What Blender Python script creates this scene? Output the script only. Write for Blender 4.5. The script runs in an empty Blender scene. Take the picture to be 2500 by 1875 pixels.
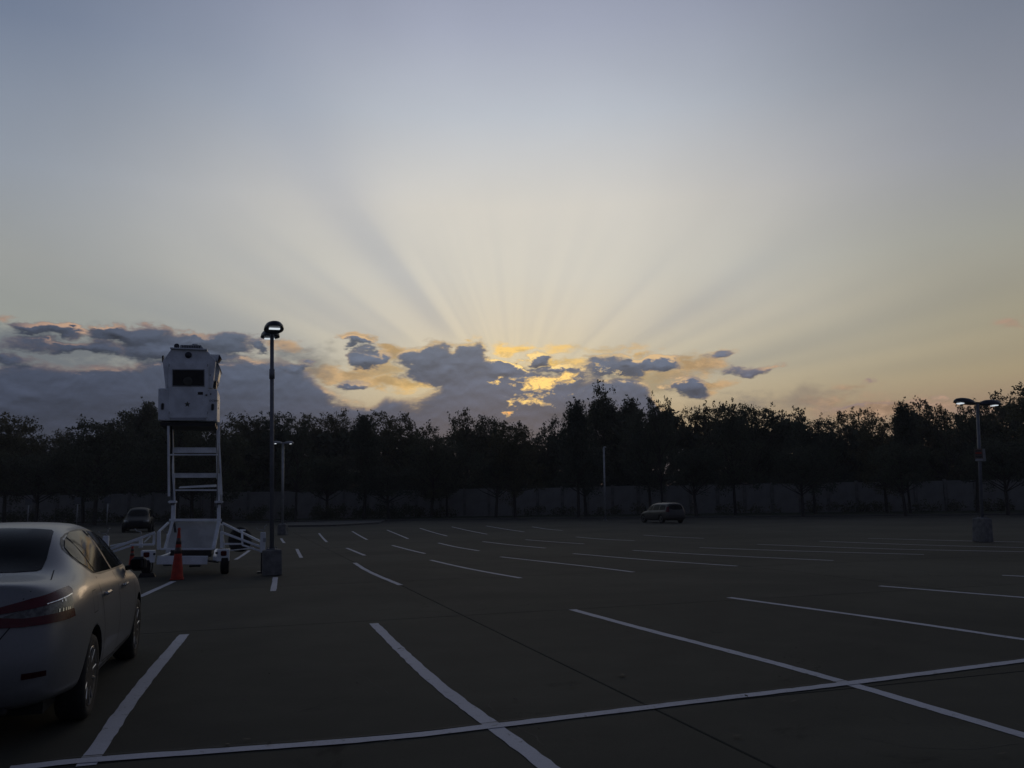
import bpy, bmesh, math, random
import numpy as np
from mathutils import Vector, Matrix, noise as mnoise
from mathutils.bvhtree import BVHTree
random.seed(7); rng = np.random.default_rng(7)
SC = bpy.context.scene
COL = SC.collection
R = math.radians

# ------------------------------------------------------------------ camera
CAM_H = 1.60; F = 2000.0; PITCH = math.atan((1231.0-937.5)/F); ROLL = 0.014
_fw = Vector((0, math.cos(PITCH), math.sin(PITCH))); _r0 = Vector((1,0,0)); _u0 = _r0.cross(_fw)
_r = math.cos(ROLL)*_r0 - math.sin(ROLL)*_u0
_u = math.sin(ROLL)*_r0 + math.cos(ROLL)*_u0
cd = bpy.data.cameras.new('camera'); cam = bpy.data.objects.new('camera', cd); COL.objects.link(cam)
cd.sensor_fit = 'HORIZONTAL'; cd.sensor_width = 36.0; cd.lens = F/2500.0*36.0
cd.clip_start = 0.05; cd.clip_end = 3000.0
cam.matrix_world = Matrix.Translation((0,0,CAM_H)) @ Matrix((_r, _u, -_fw)).transposed().to_4x4()
SC.camera = cam
SC.view_settings.view_transform = 'Standard'; SC.view_settings.look = 'None'
SC.view_settings.exposure = 0.0; SC.view_settings.gamma = 1.0
SC.view_settings.use_curve_mapping = False
SC.cycles.max_bounces = 5; SC.cycles.diffuse_bounces = 2; SC.cycles.glossy_bounces = 3; SC.cycles.volume_bounces = 0

# survey helpers: bearing of a traced point, and the place where it meets the ground or an upright plane
def ray(x, y): return (x-1250)/F*_r - (y-937.5)/F*_u + _fw
def gp(x, y, z=0.0):
    d = ray(x, y); t = (z-CAM_H)/d.z
    return Vector((d.x*t, d.y*t, z))
def dp(x, y, Y):
    d = ray(x, y); t = Y/d.y
    return Vector((d.x*t, Y, CAM_H+d.z*t))

# ------------------------------------------------------------------ sun + sky
S = 2500/2212.0
def av(x, y):                       # bearing / slope of a sky point (traced at 2212 px width)
    d = ray(x*S, y*S); return math.atan2(d.x, d.y), d.z/math.hypot(d.x, d.y)
SUN_A, SUN_V = av(1112, 893)
SUN_EL = math.atan(SUN_V)
sl = bpy.data.lights.new('sun', 'SUN'); sun = bpy.data.objects.new('sun', sl); COL.objects.link(sun)
sl.energy = 0.12; sl.angle = R(12); sl.color = (1.0, 0.72, 0.45)
sun.rotation_euler = Vector((math.sin(SUN_A)*math.cos(SUN_EL), math.cos(SUN_A)*math.cos(SUN_EL), math.sin(SUN_EL))).to_track_quat('Z','Y').to_euler()

world = bpy.data.worlds.new('World'); SC.world = world; world.use_nodes = True
NT = world.node_tree; NT.nodes.clear()
class E:                            # tiny expression builder over shader nodes
    def __init__(s, sock): s.s = sock
    def __add__(a, b): return M('ADD', a, b)
    def __radd__(a, b): return M('ADD', b, a)
    def __sub__(a, b): return M('SUBTRACT', a, b)
    def __rsub__(a, b): return M('SUBTRACT', b, a)
    def __mul__(a, b): return M('MULTIPLY', a, b)
    def __rmul__(a, b): return M('MULTIPLY', b, a)
    def __truediv__(a, b): return M('DIVIDE', a, b)
    def __neg__(a): return M('MULTIPLY', a, -1.0)
CUR = [NT]
def setin(sock, v):
    if isinstance(v, E): CUR[0].links.new(v.s, sock)
    else: sock.default_value = v
def M(op, a, b=None, c=None, clamp=False):
    n = CUR[0].nodes.new('ShaderNodeMath'); n.operation = op; n.use_clamp = clamp
    setin(n.inputs[0], a)
    if b is not None: setin(n.inputs[1], b)
    if c is not None: setin(n.inputs[2], c)
    return E(n.outputs[0])
def sstep(x, lo, hi, a=0.0, b=1.0):
    n = CUR[0].nodes.new('ShaderNodeMapRange'); n.interpolation_type = 'SMOOTHSTEP'
    setin(n.inputs[0], x); n.inputs[1].default_value = lo; n.inputs[2].default_value = hi
    n.inputs[3].default_value = a; n.inputs[4].default_value = b
    return E(n.outputs[0])
def comb(x, y, z):
    n = CUR[0].nodes.new('ShaderNodeCombineXYZ')
    for i, v in enumerate((x, y, z)): setin(n.inputs[i], v)
    return E(n.outputs[0])
def noise(vec, scale, detail=6.0, rough=0.55, dist=0.0):
    n = CUR[0].nodes.new('ShaderNodeTexNoise'); setin(n.inputs['Vector'], vec)
    n.inputs['Scale'].default_value = scale; n.inputs['Detail'].default_value = detail
    n.inputs['Roughness'].default_value = rough; n.inputs['Distortion'].default_value = dist
    return E(n.outputs[0])
def ramp(x, pts, lin=True):
    n = CUR[0].nodes.new('ShaderNodeValToRGB'); cr = n.color_ramp
    cr.interpolation = 'LINEAR' if lin else 'EASE'
    while len(cr.elements) < len(pts): cr.elements.new(0.5)
    for e, (p, c) in zip(cr.elements, pts):
        e.position = p
    for e, (p, c) in zip(cr.elements, pts):
        e.color = (c[0], c[1], c[2], 1) if not isinstance(c, float) else (c, c, c, 1)
    setin(n.inputs[0], x); return E(n.outputs[0])
def mixc(f, a, b, mode='MIX'):
    n = CUR[0].nodes.new('ShaderNodeMix'); n.data_type = 'RGBA'; n.blend_type = mode
    setin(n.inputs[0], f)
    for k, v in ((6, a), (7, b)):
        if isinstance(v, E): setin(n.inputs[k], v)
        else: n.inputs[k].default_value = (v[0], v[1], v[2], 1)
    return E(n.outputs[2])
def vscale(c, f):
    n = CUR[0].nodes.new('ShaderNodeVectorMath'); n.operation = 'SCALE'
    setin(n.inputs[0], c); setin(n.inputs['Scale'], f); return E(n.outputs[0])
def vadd(a, b):
    n = CUR[0].nodes.new('ShaderNodeVectorMath'); n.operation = 'ADD'
    setin(n.inputs[0], a); setin(n.inputs[1], b); return E(n.outputs[0])
def lin(r, g, b):
    f = lambda c: (c/255/12.92) if c/255 <= 0.04045 else ((c/255+0.055)/1.055)**2.4
    return (f(r), f(g), f(b))
def lobes(P, items):                # union of soft ellipses on the sky, each (cx, cy, rx, ry)
    out = None
    for it in items:
        cx, cy, rx, ry = it[:4]; w = it[4] if len(it) > 4 else 1.0
        a, v = av(cx, cy); ra = rx*S/F; rv = ry*S/F
        n = CUR[0].nodes.new('ShaderNodeVectorMath'); n.operation = 'MULTIPLY_ADD'
        setin(n.inputs[0], P); n.inputs[1].default_value = (1/ra, 1/rv, 0); n.inputs[2].default_value = (-a/ra, -v/rv, 0)
        l = CUR[0].nodes.new('ShaderNodeVectorMath'); l.operation = 'LENGTH'; CUR[0].links.new(n.outputs[0], l.inputs[0])
        k = min(1.0, min(rx, ry)/22.0)*w        # small lobes: lower peak so that noise eats them alike
        d = M('MULTIPLY_ADD', E(l.outputs['Value']), -k, k)
        out = d if out is None else M('SMOOTH_MAX', out, d, 0.12)
    return out
tc = NT.nodes.new('ShaderNodeTexCoord')
sep = NT.nodes.new('ShaderNodeSeparateXYZ'); NT.links.new(tc.outputs['Generated'], sep.inputs[0])
dx, dy, dz = (E(sep.outputs[i]) for i in range(3))
az = M('ARCTAN2', dx, dy)
hor = M('SQRT', dx*dx + dy*dy)
vv = dz/M('MAXIMUM', hor, 0.05)
el = M('ARCTAN2', dz, hor)*(2/math.pi)                 # 0 horizon .. 1 zenith
side = az/0.56                                         # -1 .. 1 across the view

# clear sky: four columns of colour, ahead / left / right of the sunset and behind the camera
def col(pts):
    out = []
    for p, c in pts: out.append((p, lin(*c)))
    return ramp(el, out)
eC = lambda y, x=1106: math.atan(av(x, y)[1])*2/math.pi
mid = col([(0.0,(150,135,125)),(eC(900),(176,160,135)),(eC(800),(196,188,168)),(eC(700),(201,196,184)),(eC(600),(204,202,194)),(eC(450),(208,205,198)),(eC(250),(184,190,199)),(eC(60),(161,167,185)),(0.45,(124,130,154)),(0.6,(68,76,98)),(1.0,(40,47,62))])
lft = col([(0.0,(90,92,108)),(eC(850,50),(128,132,135)),(eC(700,50),(152,155,148)),(eC(560,50),(156,158,155)),(eC(350,50),(146,154,166)),(eC(20,50),(113,125,147)),(0.45,(94,104,124)),(0.6,(60,68,86)),(1.0,(40,47,62))])
rgt = col([(0.0,(120,98,92)),(eC(880,2150),(148,124,105)),(eC(800,2150),(163,148,120)),(eC(680,2150),(164,156,134)),(eC(500,2150),(156,156,148)),(eC(300,2150),(144,148,158)),(eC(20,2150),(121,128,143)),(0.45,(96,103,120)),(0.6,(60,68,86)),(1.0,(40,47,62))])
bck = col([(0.0,(62,66,82)),(0.12,(72,76,94)),(0.35,(66,72,96)),(0.7,(46,54,72)),(1.0,(40,47,62))])
base = mixc(sstep(side, -0.10, -1.12), mid, lft)
base = mixc(sstep(side, 0.10, 1.12), base, rgt)
base = mixc(sstep(M('ABSOLUTE', az), 0.75, 1.9), base, bck)
# slow unevenness of thin high cloud
D3 = comb(dx, dy, dz*2.2)
hi = noise(comb(dx, dy, dz*1.6), 2.6, 4.0, 0.5, 0.4)
base = vscale(base, M('MULTIPLY_ADD', hi, 0.22, 0.89))

clear_far = base
CLOUD_TOP, CLOUD_AZ = 0.215, 0.66
# crepuscular rays
ra_ = az - SUN_A; rv_ = vv - SUN_V
rr = M('SQRT', ra_*ra_ + rv_*rv_); th = M('ARCTAN2', rv_, ra_)
rays = None
def addray(px, py, w, A, r0, r1):
    global rays
    a, v = av(px, py); t = math.atan2(v-SUN_V, a-SUN_A)
    g = M('MULTIPLY', (th - t), 1/w); g = M('EXPONENT', -(g*g))
    win = sstep(rr, r0*0.75, r0*1.15)*sstep(rr, r1, r1*0.45)*A
    g = g*win; rays = g if rays is None else rays + g
for t in [(800,540,.075,.095,.14,.46),(700,380,.16,.03,.25,.62),(855,560,.028,.05,.12,.40),(700,600,.03,.05,.16,.5),(560,640,.025,.06,.22,.5),(300,660,.025,.06,.3,.7),(940,600,.025,.05,.1,.3),(1380,620,.03,.05,.1,.35),(1560,690,.028,.06,.15,.45),(1660,700,.03,.06,.2,.6),(1950,740,.02,.06,.3,.8),(905,640,.055,.08,.12,.36),(650,640,.065,.14,.17,.50),(740,640,.05,.07,.16,.38),(400,665,.055,.15,.24,.66),(250,560,.07,.05,.30,.70),
          (80,655,.055,.14,.34,.75),(985,640,.06,.06,.10,.30),(1215,735,.05,.06,.06,.15),(1330,735,.06,.06,.07,.17),
          (1450,690,.055,.11,.11,.45),(1800,725,.05,.13,.20,.75),(1700,560,.09,.04,.2,.6),(2090,772,.025,.09,.42,.8),(1640,775,.022,.08,.26,.40),
          (560,180,.12,.05,.3,.8)]:
    addray(*t)
fine = noise(comb(th*4.0, rr*0.3, 3.3), 1.7, 2.0, 0.5)
rays = rays + sstep(fine, 0.46, 0.66)*sstep(rr, 0.36, 0.05)*0.05
rk = NT.nodes.new('ShaderNodeVectorMath'); rk.operation = 'MULTIPLY'; setin(rk.inputs[0], base)
setin(rk.inputs[1], comb(M('MULTIPLY_ADD', rays, -1.30, 1.0), M('MULTIPLY_ADD', rays, -1.08, 1.0), M('MULTIPLY_ADD', rays, -0.55, 1.0))); base = E(rk.outputs[0])
glow = M('EXPONENT', rr*-9.0)
base = vadd(base, vscale(comb(0.27, 0.16, 0.0), glow))

clear_near = base
# ---------------- cloud layers
def noisec(vec, scale, detail):
    n = NT.nodes.new('ShaderNodeTexNoise'); setin(n.inputs['Vector'], vec)
    n.inputs['Scale'].default_value = scale; n.inputs['Detail'].default_value = detail; n.inputs['Roughness'].default_value = 0.6
    v = NT.nodes.new('ShaderNodeVectorMath'); v.operation = 'MULTIPLY_ADD'
    NT.links.new(n.outputs['Color'], v.inputs[0]); return v
P = comb(az, vv, 0.0)
wv = noisec(D3, 26.0, 4.0); wv.inputs[1].default_value = (0.075, 0.034, 0); wv.inputs[2].default_value = (-0.0375, -0.017, 0)
P = vadd(P, E(wv.outputs[0]))
nz = noise(D3, 16.0, 5.0, 0.62, 0.25)
nz2 = noise(vadd(D3, comb(4.1, 2.3, 0.7)), 34.0, 5.0, 0.64, 0.2)
near = M('EXPONENT', rr*-5.0)

# warm lit cloud behind
warm_items = [(770,733,46,16),(838,758,44,24),(720,810,120,22),(800,800,70,22),(850,828,120,22,.9),(685,838,42,11),(1105,752,44,16),
  (1500,788,95,34,.75),(1540,832,62,20,.9),(1455,810,60,14),(248,748,90,15,.8),(8,694,26,12),(620,748,50,16,.9),(1850,832,70,9,.8),(1790,866,130,14,.8),
  (1900,884,190,26,.8),(1385,765,40,12),(1380,805,70,16,.9),(1200,788,110,12),(205,710,40,12),(335,712,32,12),(1555,772,45,14),(2195,705,50,14,.5),(200,790,40,8,.7),
  (1010,735,34,10),(1108,892,16,22),(1295,752,150,14,.5),(1755,771,16,5)]
W0 = lobes(P, warm_items)
Wd = W0*1.5 + (nz2 - 0.5)*1.5 + (nz - 0.5)*1.2
wA = sstep(Wd, 0.0, 0.80)
gold = mixc(near, lin(168,138,126), lin(255,208,104))
goldb = mixc(sstep(rr, 0.17, 0.03), gold, (1.05, 0.66, 0.17))
wshade = sstep(nz2, 0.36, 0.62)
warmcol = mixc(wshade, vscale(goldb, 0.62), goldb)
base = mixc(wA*0.9, base, warmcol)

veil = lobes(P, [(120,765,330,70),(330,760,330,60),(620,790,170,60,.8),(860,800,260,60,.45),(1380,830,230,60,.7),(1650,880,300,50,.6)])
vA = sstep(veil*1.3 + (nz-0.5)*2.2, 0.05, 0.95)
base = mixc(vA*0.80, base, mixc(sstep(rr, 0.30, 0.10), mixc(sstep(side, 0.2, 0.8), lin(98,105,114), lin(142,126,112)), lin(170,150,112)))
# dark cloud in front
topy = [(0,776),(60,766),(120,772),(200,776),(260,770),(350,768),(420,766),(500,768),(545,758),(600,764),(650,784),(705,832),(740,850),(800,858),(850,852),(905,846),(945,824),(965,800),
        (1050,792),(1090,788),(1180,789),(1290,792),(1340,800),(1390,822),(1425,862),(1470,915),(1560,950)]
a0 = av(0,800)[0]; a1 = av(2212,800)[0]
lo, hi_ = -0.05, 0.25
pts = [(0.0, (av(0,790)[1]-lo)/(hi_-lo))]
for x, y in topy[1:]:
    a, v = av(x, y); pts.append(((a+0.6)/1.2, (v-lo)/(hi_-lo)))
pts[0] = ((av(0,0)[0]+0.6)/1.2, (av(0,798)[1]-lo)/(hi_-lo))
pts = [(p, float(v)) for p, v in pts] + [(0.999, 0.17)]; assert len(pts) <= 32
topv = ramp((az+0.6)/1.2, pts)
sepc = NT.nodes.new('ShaderNodeSeparateColor'); NT.links.new(topv.s, sepc.inputs[0]); topv = E(sepc.outputs[0])*(hi_-lo)+lo
dark_items = [(105,712,95,15),(275,722,105,24),(430,738,125,26),(60,742,46,9,.5),(380,760,170,24),(170,752,150,20,.75),(25,775,60,14,.9),(560,745,30,20,.8),
  (925,775,80,46),(1000,782,88,50),(960,800,110,52),(1085,800,60,26),(1200,802,120,13),(1155,779,38,19),(1345,793,78,27),(1340,770,28,9),(1428,786,64,24),
  (1552,772,46,13),(1622,803,66,17),(1485,832,56,24),(1530,820,26,8),(768,740,42,16,.9),(790,777,50,26),(778,832,46,13),(665,738,14,5,.8),
  (1875,822,40,6,.8),(1850,876,90,9,.7),(2000,868,80,9,.7),(2150,880,90,14,.7),(1500,852,50,14,.8),(1290,775,30,8,.6),(640,790,40,18),(1100,757,22,7,.8)]
def dens(dv):
    Pn = vadd(P, comb(0.0, dv, 0.0))
    L = lobes(Pn, dark_items)
    bank = M('MINIMUM', (topv - vv - dv)*26.0, 1.1)
    L = M('SMOOTH_MAX', L, bank, 0.15)
    Dn = comb(dx, dy, dz*2.2 + dv*2.2)
    n1 = noise(Dn, 16.0, 6.0, 0.64, 0.3)
    n2 = noise(Dn, 60.0, 3.0, 0.6)
    return L*1.5 + (n1-0.5)*1.9 + (n2-0.5)*0.45, L, n1
d0, L0, n1 = dens(0.0)
d1, _, _ = dens(0.0055)
cA = sstep(d0, 0.04, 0.50)
# holes through which the sun burns
hole = lobes(P, [(1085,828,17,13),(1125,832,20,12),(1185,828,80,17),(1225,818,70,10),(1330,806,30,7),(1310,796,40,5),(1140,852,45,9),(1150,868,54,9),(1108,878,12,22),(1255,845,24,3),(1107,896,15,10),(1195,842,44,14,.8)])
hN = noise(D3, 60.0, 4.0, 0.68, 0.6)
hv = hole*1.6 + (hN-0.5)*3.4 + (n1-0.5)*1.2
hA = sstep(hv, 0.22, 0.52)
cA = cA*(1.0 - hA*0.96)
bodyc = ramp(el, [(0.0, lin(52,60,78)), (eC(900), lin(62,71,92)), (eC(830), lin(80,91,112)), (eC(740), lin(92,102,118))])
bodyc = mixc(sstep(side, 0.35, 0.85), bodyc, lin(128,112,112))
bodyc = mixc(sstep(side, -0.25, -0.9)*0.75, bodyc, lin(54,60,78))
bodyc = vscale(bodyc, M('MULTIPLY_ADD', n1, 0.5, 0.75))
bodyc = mixc(near*0.2, bodyc, lin(92,100,122))
thin = sstep(d0, 0.75, 0.15)*sstep(d1, 0.75, 0.05)
bodyc = vscale(bodyc, M('MULTIPLY_ADD', d0-d1, 0.55, 0.98))
rimA = M('MULTIPLY', cA, sstep(d1, 0.32, 0.04))
rimcol = mixc(near, lin(188,152,132), lin(255,222,150))
rimcol = mixc(sstep(rr, 0.17, 0.04), rimcol, (1.15, 0.80, 0.30))
fade = sstep(M('ABSOLUTE', az), 0.62, 0.5)
patchy = M('MAXIMUM', sstep(noise(D3, 9.0, 1.0), 0.40, 0.56), sstep(rr, 0.16, 0.06))
cloudc = mixc(rimA*fade*patchy, bodyc, rimcol)
cloudc = mixc(thin*0.34*fade, cloudc, gold)
hole_lit = mixc(sstep(hv, 0.45, 1.05), (0.42,0.28,0.16), mixc(sstep(vv, SUN_V+0.012, SUN_V-0.004), (1.2, 0.78, 0.22), (1.25, 0.42, 0.10)))
base = mixc(hA*sstep(rr, 0.16, 0.10)*sstep(vv, SUN_V-0.02, SUN_V+0.0)*0.9, base, hole_lit)
base = mixc(cA, base, cloudc)

cloud_sky = base

# the low bank that goes on round the rest of the horizon
gD = noise(D3, 14.0, 5.0, 0.6, 0.3)
gen = sstep(vv, 0.21, 0.05)*1.4 + (gD-0.5)*2.6 - 0.35
genc = mixc(sstep(gen, 0.05, 0.5), clear_far, vscale(bck, 0.85))

skyt = NT.nodes.new('ShaderNodeTexSky'); skyt.sky_type = 'NISHITA'; skyt.sun_disc = False
skyt.sun_elevation = SUN_EL; skyt.sun_rotation = SUN_A; skyt.altitude = 100
def bg(c):
    n = NT.nodes.new('ShaderNodeBackground'); n.inputs[1].default_value = 1.0
    NT.links.new(vadd(c, vscale(E(skyt.outputs[0]), 0.002)).s, n.inputs[0]); return n.outputs[0]
def mixs(f, a, b):                  # a 0/1 factor lets the renderer skip the unused side
    n = NT.nodes.new('ShaderNodeMixShader'); NT.links.new(f.s, n.inputs[0]); NT.links.new(a, n.inputs[1]); NT.links.new(b, n.inputs[2]); return n.outputs[0]
aaz = M('ABSOLUTE', az)
is_cloud = M('MULTIPLY', M('LESS_THAN', vv, CLOUD_TOP), M('LESS_THAN', aaz, CLOUD_AZ))
is_low = M('LESS_THAN', vv, CLOUD_TOP)
is_ray = M('MULTIPLY', M('LESS_THAN', aaz, 0.85), M('LESS_THAN', el, 0.46))
sh = mixs(is_low, mixs(is_ray, bg(clear_far), bg(clear_near)), mixs(is_cloud, bg(genc), bg(cloud_sky)))
wo = NT.nodes.new('ShaderNodeOutputWorld'); NT.links.new(sh, wo.inputs[0])
world.cycles.sampling_method = 'MANUAL'; world.cycles.sample_map_resolution = 512
CUR[0] = None
# ------------------------------------------------------------------ materials
MATS = {}
def mat(name, color, rough=0.6, metal=0.0, var=0.15, vscale_=6.0, bump=0.0, bscale=60.0, emit=None, coat=0.0, spec=0.5, trans=0.0, color2=None, alpha=None):
    m = bpy.data.materials.new(name); m.use_nodes = True
    nt = m.node_tree; b = nt.nodes['Principled BSDF']; CUR[0] = nt
    b.inputs['Roughness'].default_value = rough; b.inputs['Metallic'].default_value = metal
    b.inputs['Coat Weight'].default_value = coat; b.inputs['Specular IOR Level'].default_value = spec
    b.inputs['Coat Roughness'].default_value = 0.06
    b.inputs['Transmission Weight'].default_value = trans
    tcn = nt.nodes.new('ShaderNodeTexCoord'); vec = E(tcn.outputs['Object'])
    nz_ = noise(vec, vscale_, 5.0, 0.6)
    c2 = color2 or tuple(c*(1-var) for c in color); c1 = tuple(min(1, c*(1+var*0.6)) for c in color)
    cc = mixc(sstep(nz_, 0.35, 0.65), c2, c1)
    nt.links.new(cc.s, b.inputs['Base Color'])
    nr = noise(vec, vscale_*3.1, 3.0, 0.6)
    rg = M('MULTIPLY_ADD', nr, rough*0.3, rough*0.85); nt.links.new(rg.s, b.inputs['Roughness'])
    if bump:
        bn = nt.nodes.new('ShaderNodeBump'); bn.inputs['Strength'].default_value = bump; bn.inputs['Distance'].default_value = 0.01
        h = noise(vec, bscale, 4.0, 0.6); nt.links.new(h.s, bn.inputs['Height']); nt.links.new(bn.outputs[0], b.inputs['Normal'])
    if emit:
        b.inputs['Emission Color'].default_value = (*emit[0], 1); b.inputs['Emission Strength'].default_value = emit[1]
    MATS[name] = m; return m

def link(name, me, m=None, parent=None):
    o = bpy.data.objects.new(name, me); COL.objects.link(o)
    if m is not None and hasattr(me, 'materials') and len(me.materials) == 0: me.materials.append(m)
    if parent is not None: o.parent = parent
    return o
def tag(o, label=None, cat=None, group=None, kind=None):
    if label: o['label'] = label
    if cat: o['category'] = cat
    if group: o['group'] = group
    if kind: o['kind'] = kind
    return o
def empty(name, loc=(0,0,0), rz=0.0):
    o = bpy.data.objects.new(name, None); COL.objects.link(o); o.location = loc; o.rotation_euler = (0,0,rz)
    o.empty_display_size = 0.3; return o
def copy_tree(o, parent=None):
    c = o.copy(); COL.objects.link(c)
    if parent is not None: c.parent = parent
    for ch in [x for x in o.children]: copy_tree(ch, c)
    return c
class MB:                           # collects shapes into one bmesh
    def __init__(s): s.bm = bmesh.new()
    def box(s, c, size, rot=None, bev=0.0):
        x, y, z = (v/2 for v in size)
        vs = [s.bm.verts.new(Vector(p)) for p in ((-x,-y,-z),(x,-y,-z),(x,y,-z),(-x,y,-z),(-x,-y,z),(x,-y,z),(x,y,z),(-x,y,z))]
        fs = [s.bm.faces.new([vs[i] for i in f]) for f in ((3,2,1,0),(4,5,6,7),(0,1,5,4),(1,2,6,5),(2,3,7,6),(3,0,4,7))]
        if bev > 0:
            es = list({e for f in fs for e in f.edges})
            r = bmesh.ops.bevel(s.bm, geom=es, offset=bev, segments=1, affect='EDGES', profile=0.5)
            vs = list({v for f in r['faces'] for v in f.verts} | {v for v in vs if v.is_valid})
        mtx = Matrix.Translation(Vector(c)) @ (rot.to_4x4() if rot is not None else Matrix.Identity(4))
        bmesh.ops.transform(s.bm, matrix=mtx, verts=vs); return s
    def bar(s, a, b, w, h=None, bev=0.0, up=(0,0,1)):
        a = Vector(a); b = Vector(b); h = h or w; d = (b-a); L = d.length; y = d.normalized()
        u = Vector(up); 
        if abs(u.dot(y)) > 0.95: u = Vector((0,1,0)) if abs(y.y) < 0.9 else Vector((1,0,0))
        x = y.cross(u).normalized(); z = x.cross(y)
        return s.box((a+b)/2, (w, L, h), Matrix((x, y, z)).transposed(), bev)
    def tube(s, a, b, r1, r2=None, n=12, cap=True):
        a = Vector(a); b = Vector(b); r2 = r1 if r2 is None else r2
        d = (b-a).normalized(); u = Vector((0,0,1)) if abs(d.z) < 0.9 else Vector((1,0,0))
        x = d.cross(u).normalized(); y = d.cross(x)
        A = [s.bm.verts.new(a+(x*math.cos(t)+y*math.sin(t))*r1) for t in (2*math.pi*i/n for i in range(n))]
        B = [s.bm.verts.new(b+(x*math.cos(t)+y*math.sin(t))*r2) for t in (2*math.pi*i/n for i in range(n))]
        for i in range(n):
            f = s.bm.faces.new((A[i], A[(i+1)%n], B[(i+1)%n], B[i])); f.smooth = True
        if cap: s.bm.faces.new(A); s.bm.faces.new(B[::-1])
        return s
    def path(s, pts, r, n=8):
        for p, q in zip(pts, pts[1:]): s.tube(p, q, r, n=n)
        return s
    def lathe(s, prof, c=(0,0,0), axis='Z', n=24, smooth=True):
        rings = []
        for r, h in prof:
            ring = []
            for i in range(n):
                t = 2*math.pi*i/n
                p = (r*math.cos(t), r*math.sin(t), h)
                if axis == 'Y': p = (p[0], p[2], p[1])
                if axis == 'X': p = (p[2], p[0], p[1])
                ring.append(s.bm.verts.new(Vector(c)+Vector(p)))
            rings.append(ring)
        for A, B in zip(rings, rings[1:]):
            for i in range(n):
                f = s.bm.faces.new((A[i], A[(i+1)%n], B[(i+1)%n], B[i])); f.smooth = smooth
        if prof[0][0] > 1e-5: s.bm.faces.new(rings[0][::-1])
        if prof[-1][0] > 1e-5: s.bm.faces.new(rings[-1])
        return s
    def poly(s, pts):
        s.bm.faces.new([s.bm.verts.new(Vector(p)) for p in pts]); return s
    def prism(s, pts, vec):         # outline extruded along vec
        A = [s.bm.verts.new(Vector(p)) for p in pts]; B = [s.bm.verts.new(Vector(p)+Vector(vec)) for p in pts]
        s.bm.faces.new(A[::-1]); s.bm.faces.new(B); n = len(A)
        for i in range(n): s.bm.faces.new((A[i], A[(i+1)%n], B[(i+1)%n], B[i]))
        return s
    def mesh(s, name, m=None):
        bmesh.ops.remove_doubles(s.bm, verts=s.bm.verts, dist=1e-6)
        bmesh.ops.recalc_face_normals(s.bm, faces=s.bm.faces)
        me = bpy.data.meshes.new(name); s.bm.to_mesh(me); s.bm.free()
        if m is not None: me.materials.append(m)
        return me
    def build(s, name, m, parent=None):
        return link(name, s.mesh(name, m), None, parent)

white_paint = mat('white_painted_steel', (0.80,0.84,0.87), 0.5, 0.0, 0.14, 3.0, 0.1)
grey_paint = mat('grey_painted_steel', (0.40,0.42,0.44), 0.5, 0.0, 0.2, 3.0, 0.1)
pole_paint = mat('bronze_grey_pole', (0.17,0.18,0.20), 0.55, 0.1, 0.15, 3.0)
galv = mat('pale_galvanised_pole', (0.36,0.37,0.38), 0.5, 0.4, 0.2, 3.0)
head_paint = mat('dark_lamp_housing', (0.045,0.05,0.065), 0.4, 0.3, 0.15, 5.0)
black_plastic = mat('black_plastic', (0.015,0.015,0.017), 0.5, 0.0, 0.2, 8.0)
rubber = mat('rubber', (0.018,0.018,0.018), 0.85, 0.0, 0.25, 20.0, 0.2, 80)
dark_glass = mat('dark_glass', (0.010,0.011,0.012), 0.05, 0.0, 0.2, 2.0, spec=0.25)
lens_mat = mat('lit_lamp_lens', (0.8,0.85,0.9), 0.3, emit=((0.85,0.93,1.0), 0.75))
dark_red = mat('maroon_reflector', (0.035,0.003,0.005), 0.4, 0.0, 0.2, 14.0, spec=0.2)
concrete_mat = mat('lamp_base_concrete', (0.17,0.17,0.165), 0.9, 0.0, 0.3, 5.0, 0.5, 40)
cone_mat = mat('orange_cone_plastic', (0.42,0.032,0.014), 0.6, 0.0, 0.2, 9.0)
band_mat = mat('reflective_band', (0.55,0.55,0.56), 0.35, 0.0, 0.15, 12.0)
red_lens = mat('red_lens', (0.085,0.003,0.007), 0.25, 0.0, 0.2, 14.0, coat=0.15, spec=0.3)
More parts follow.
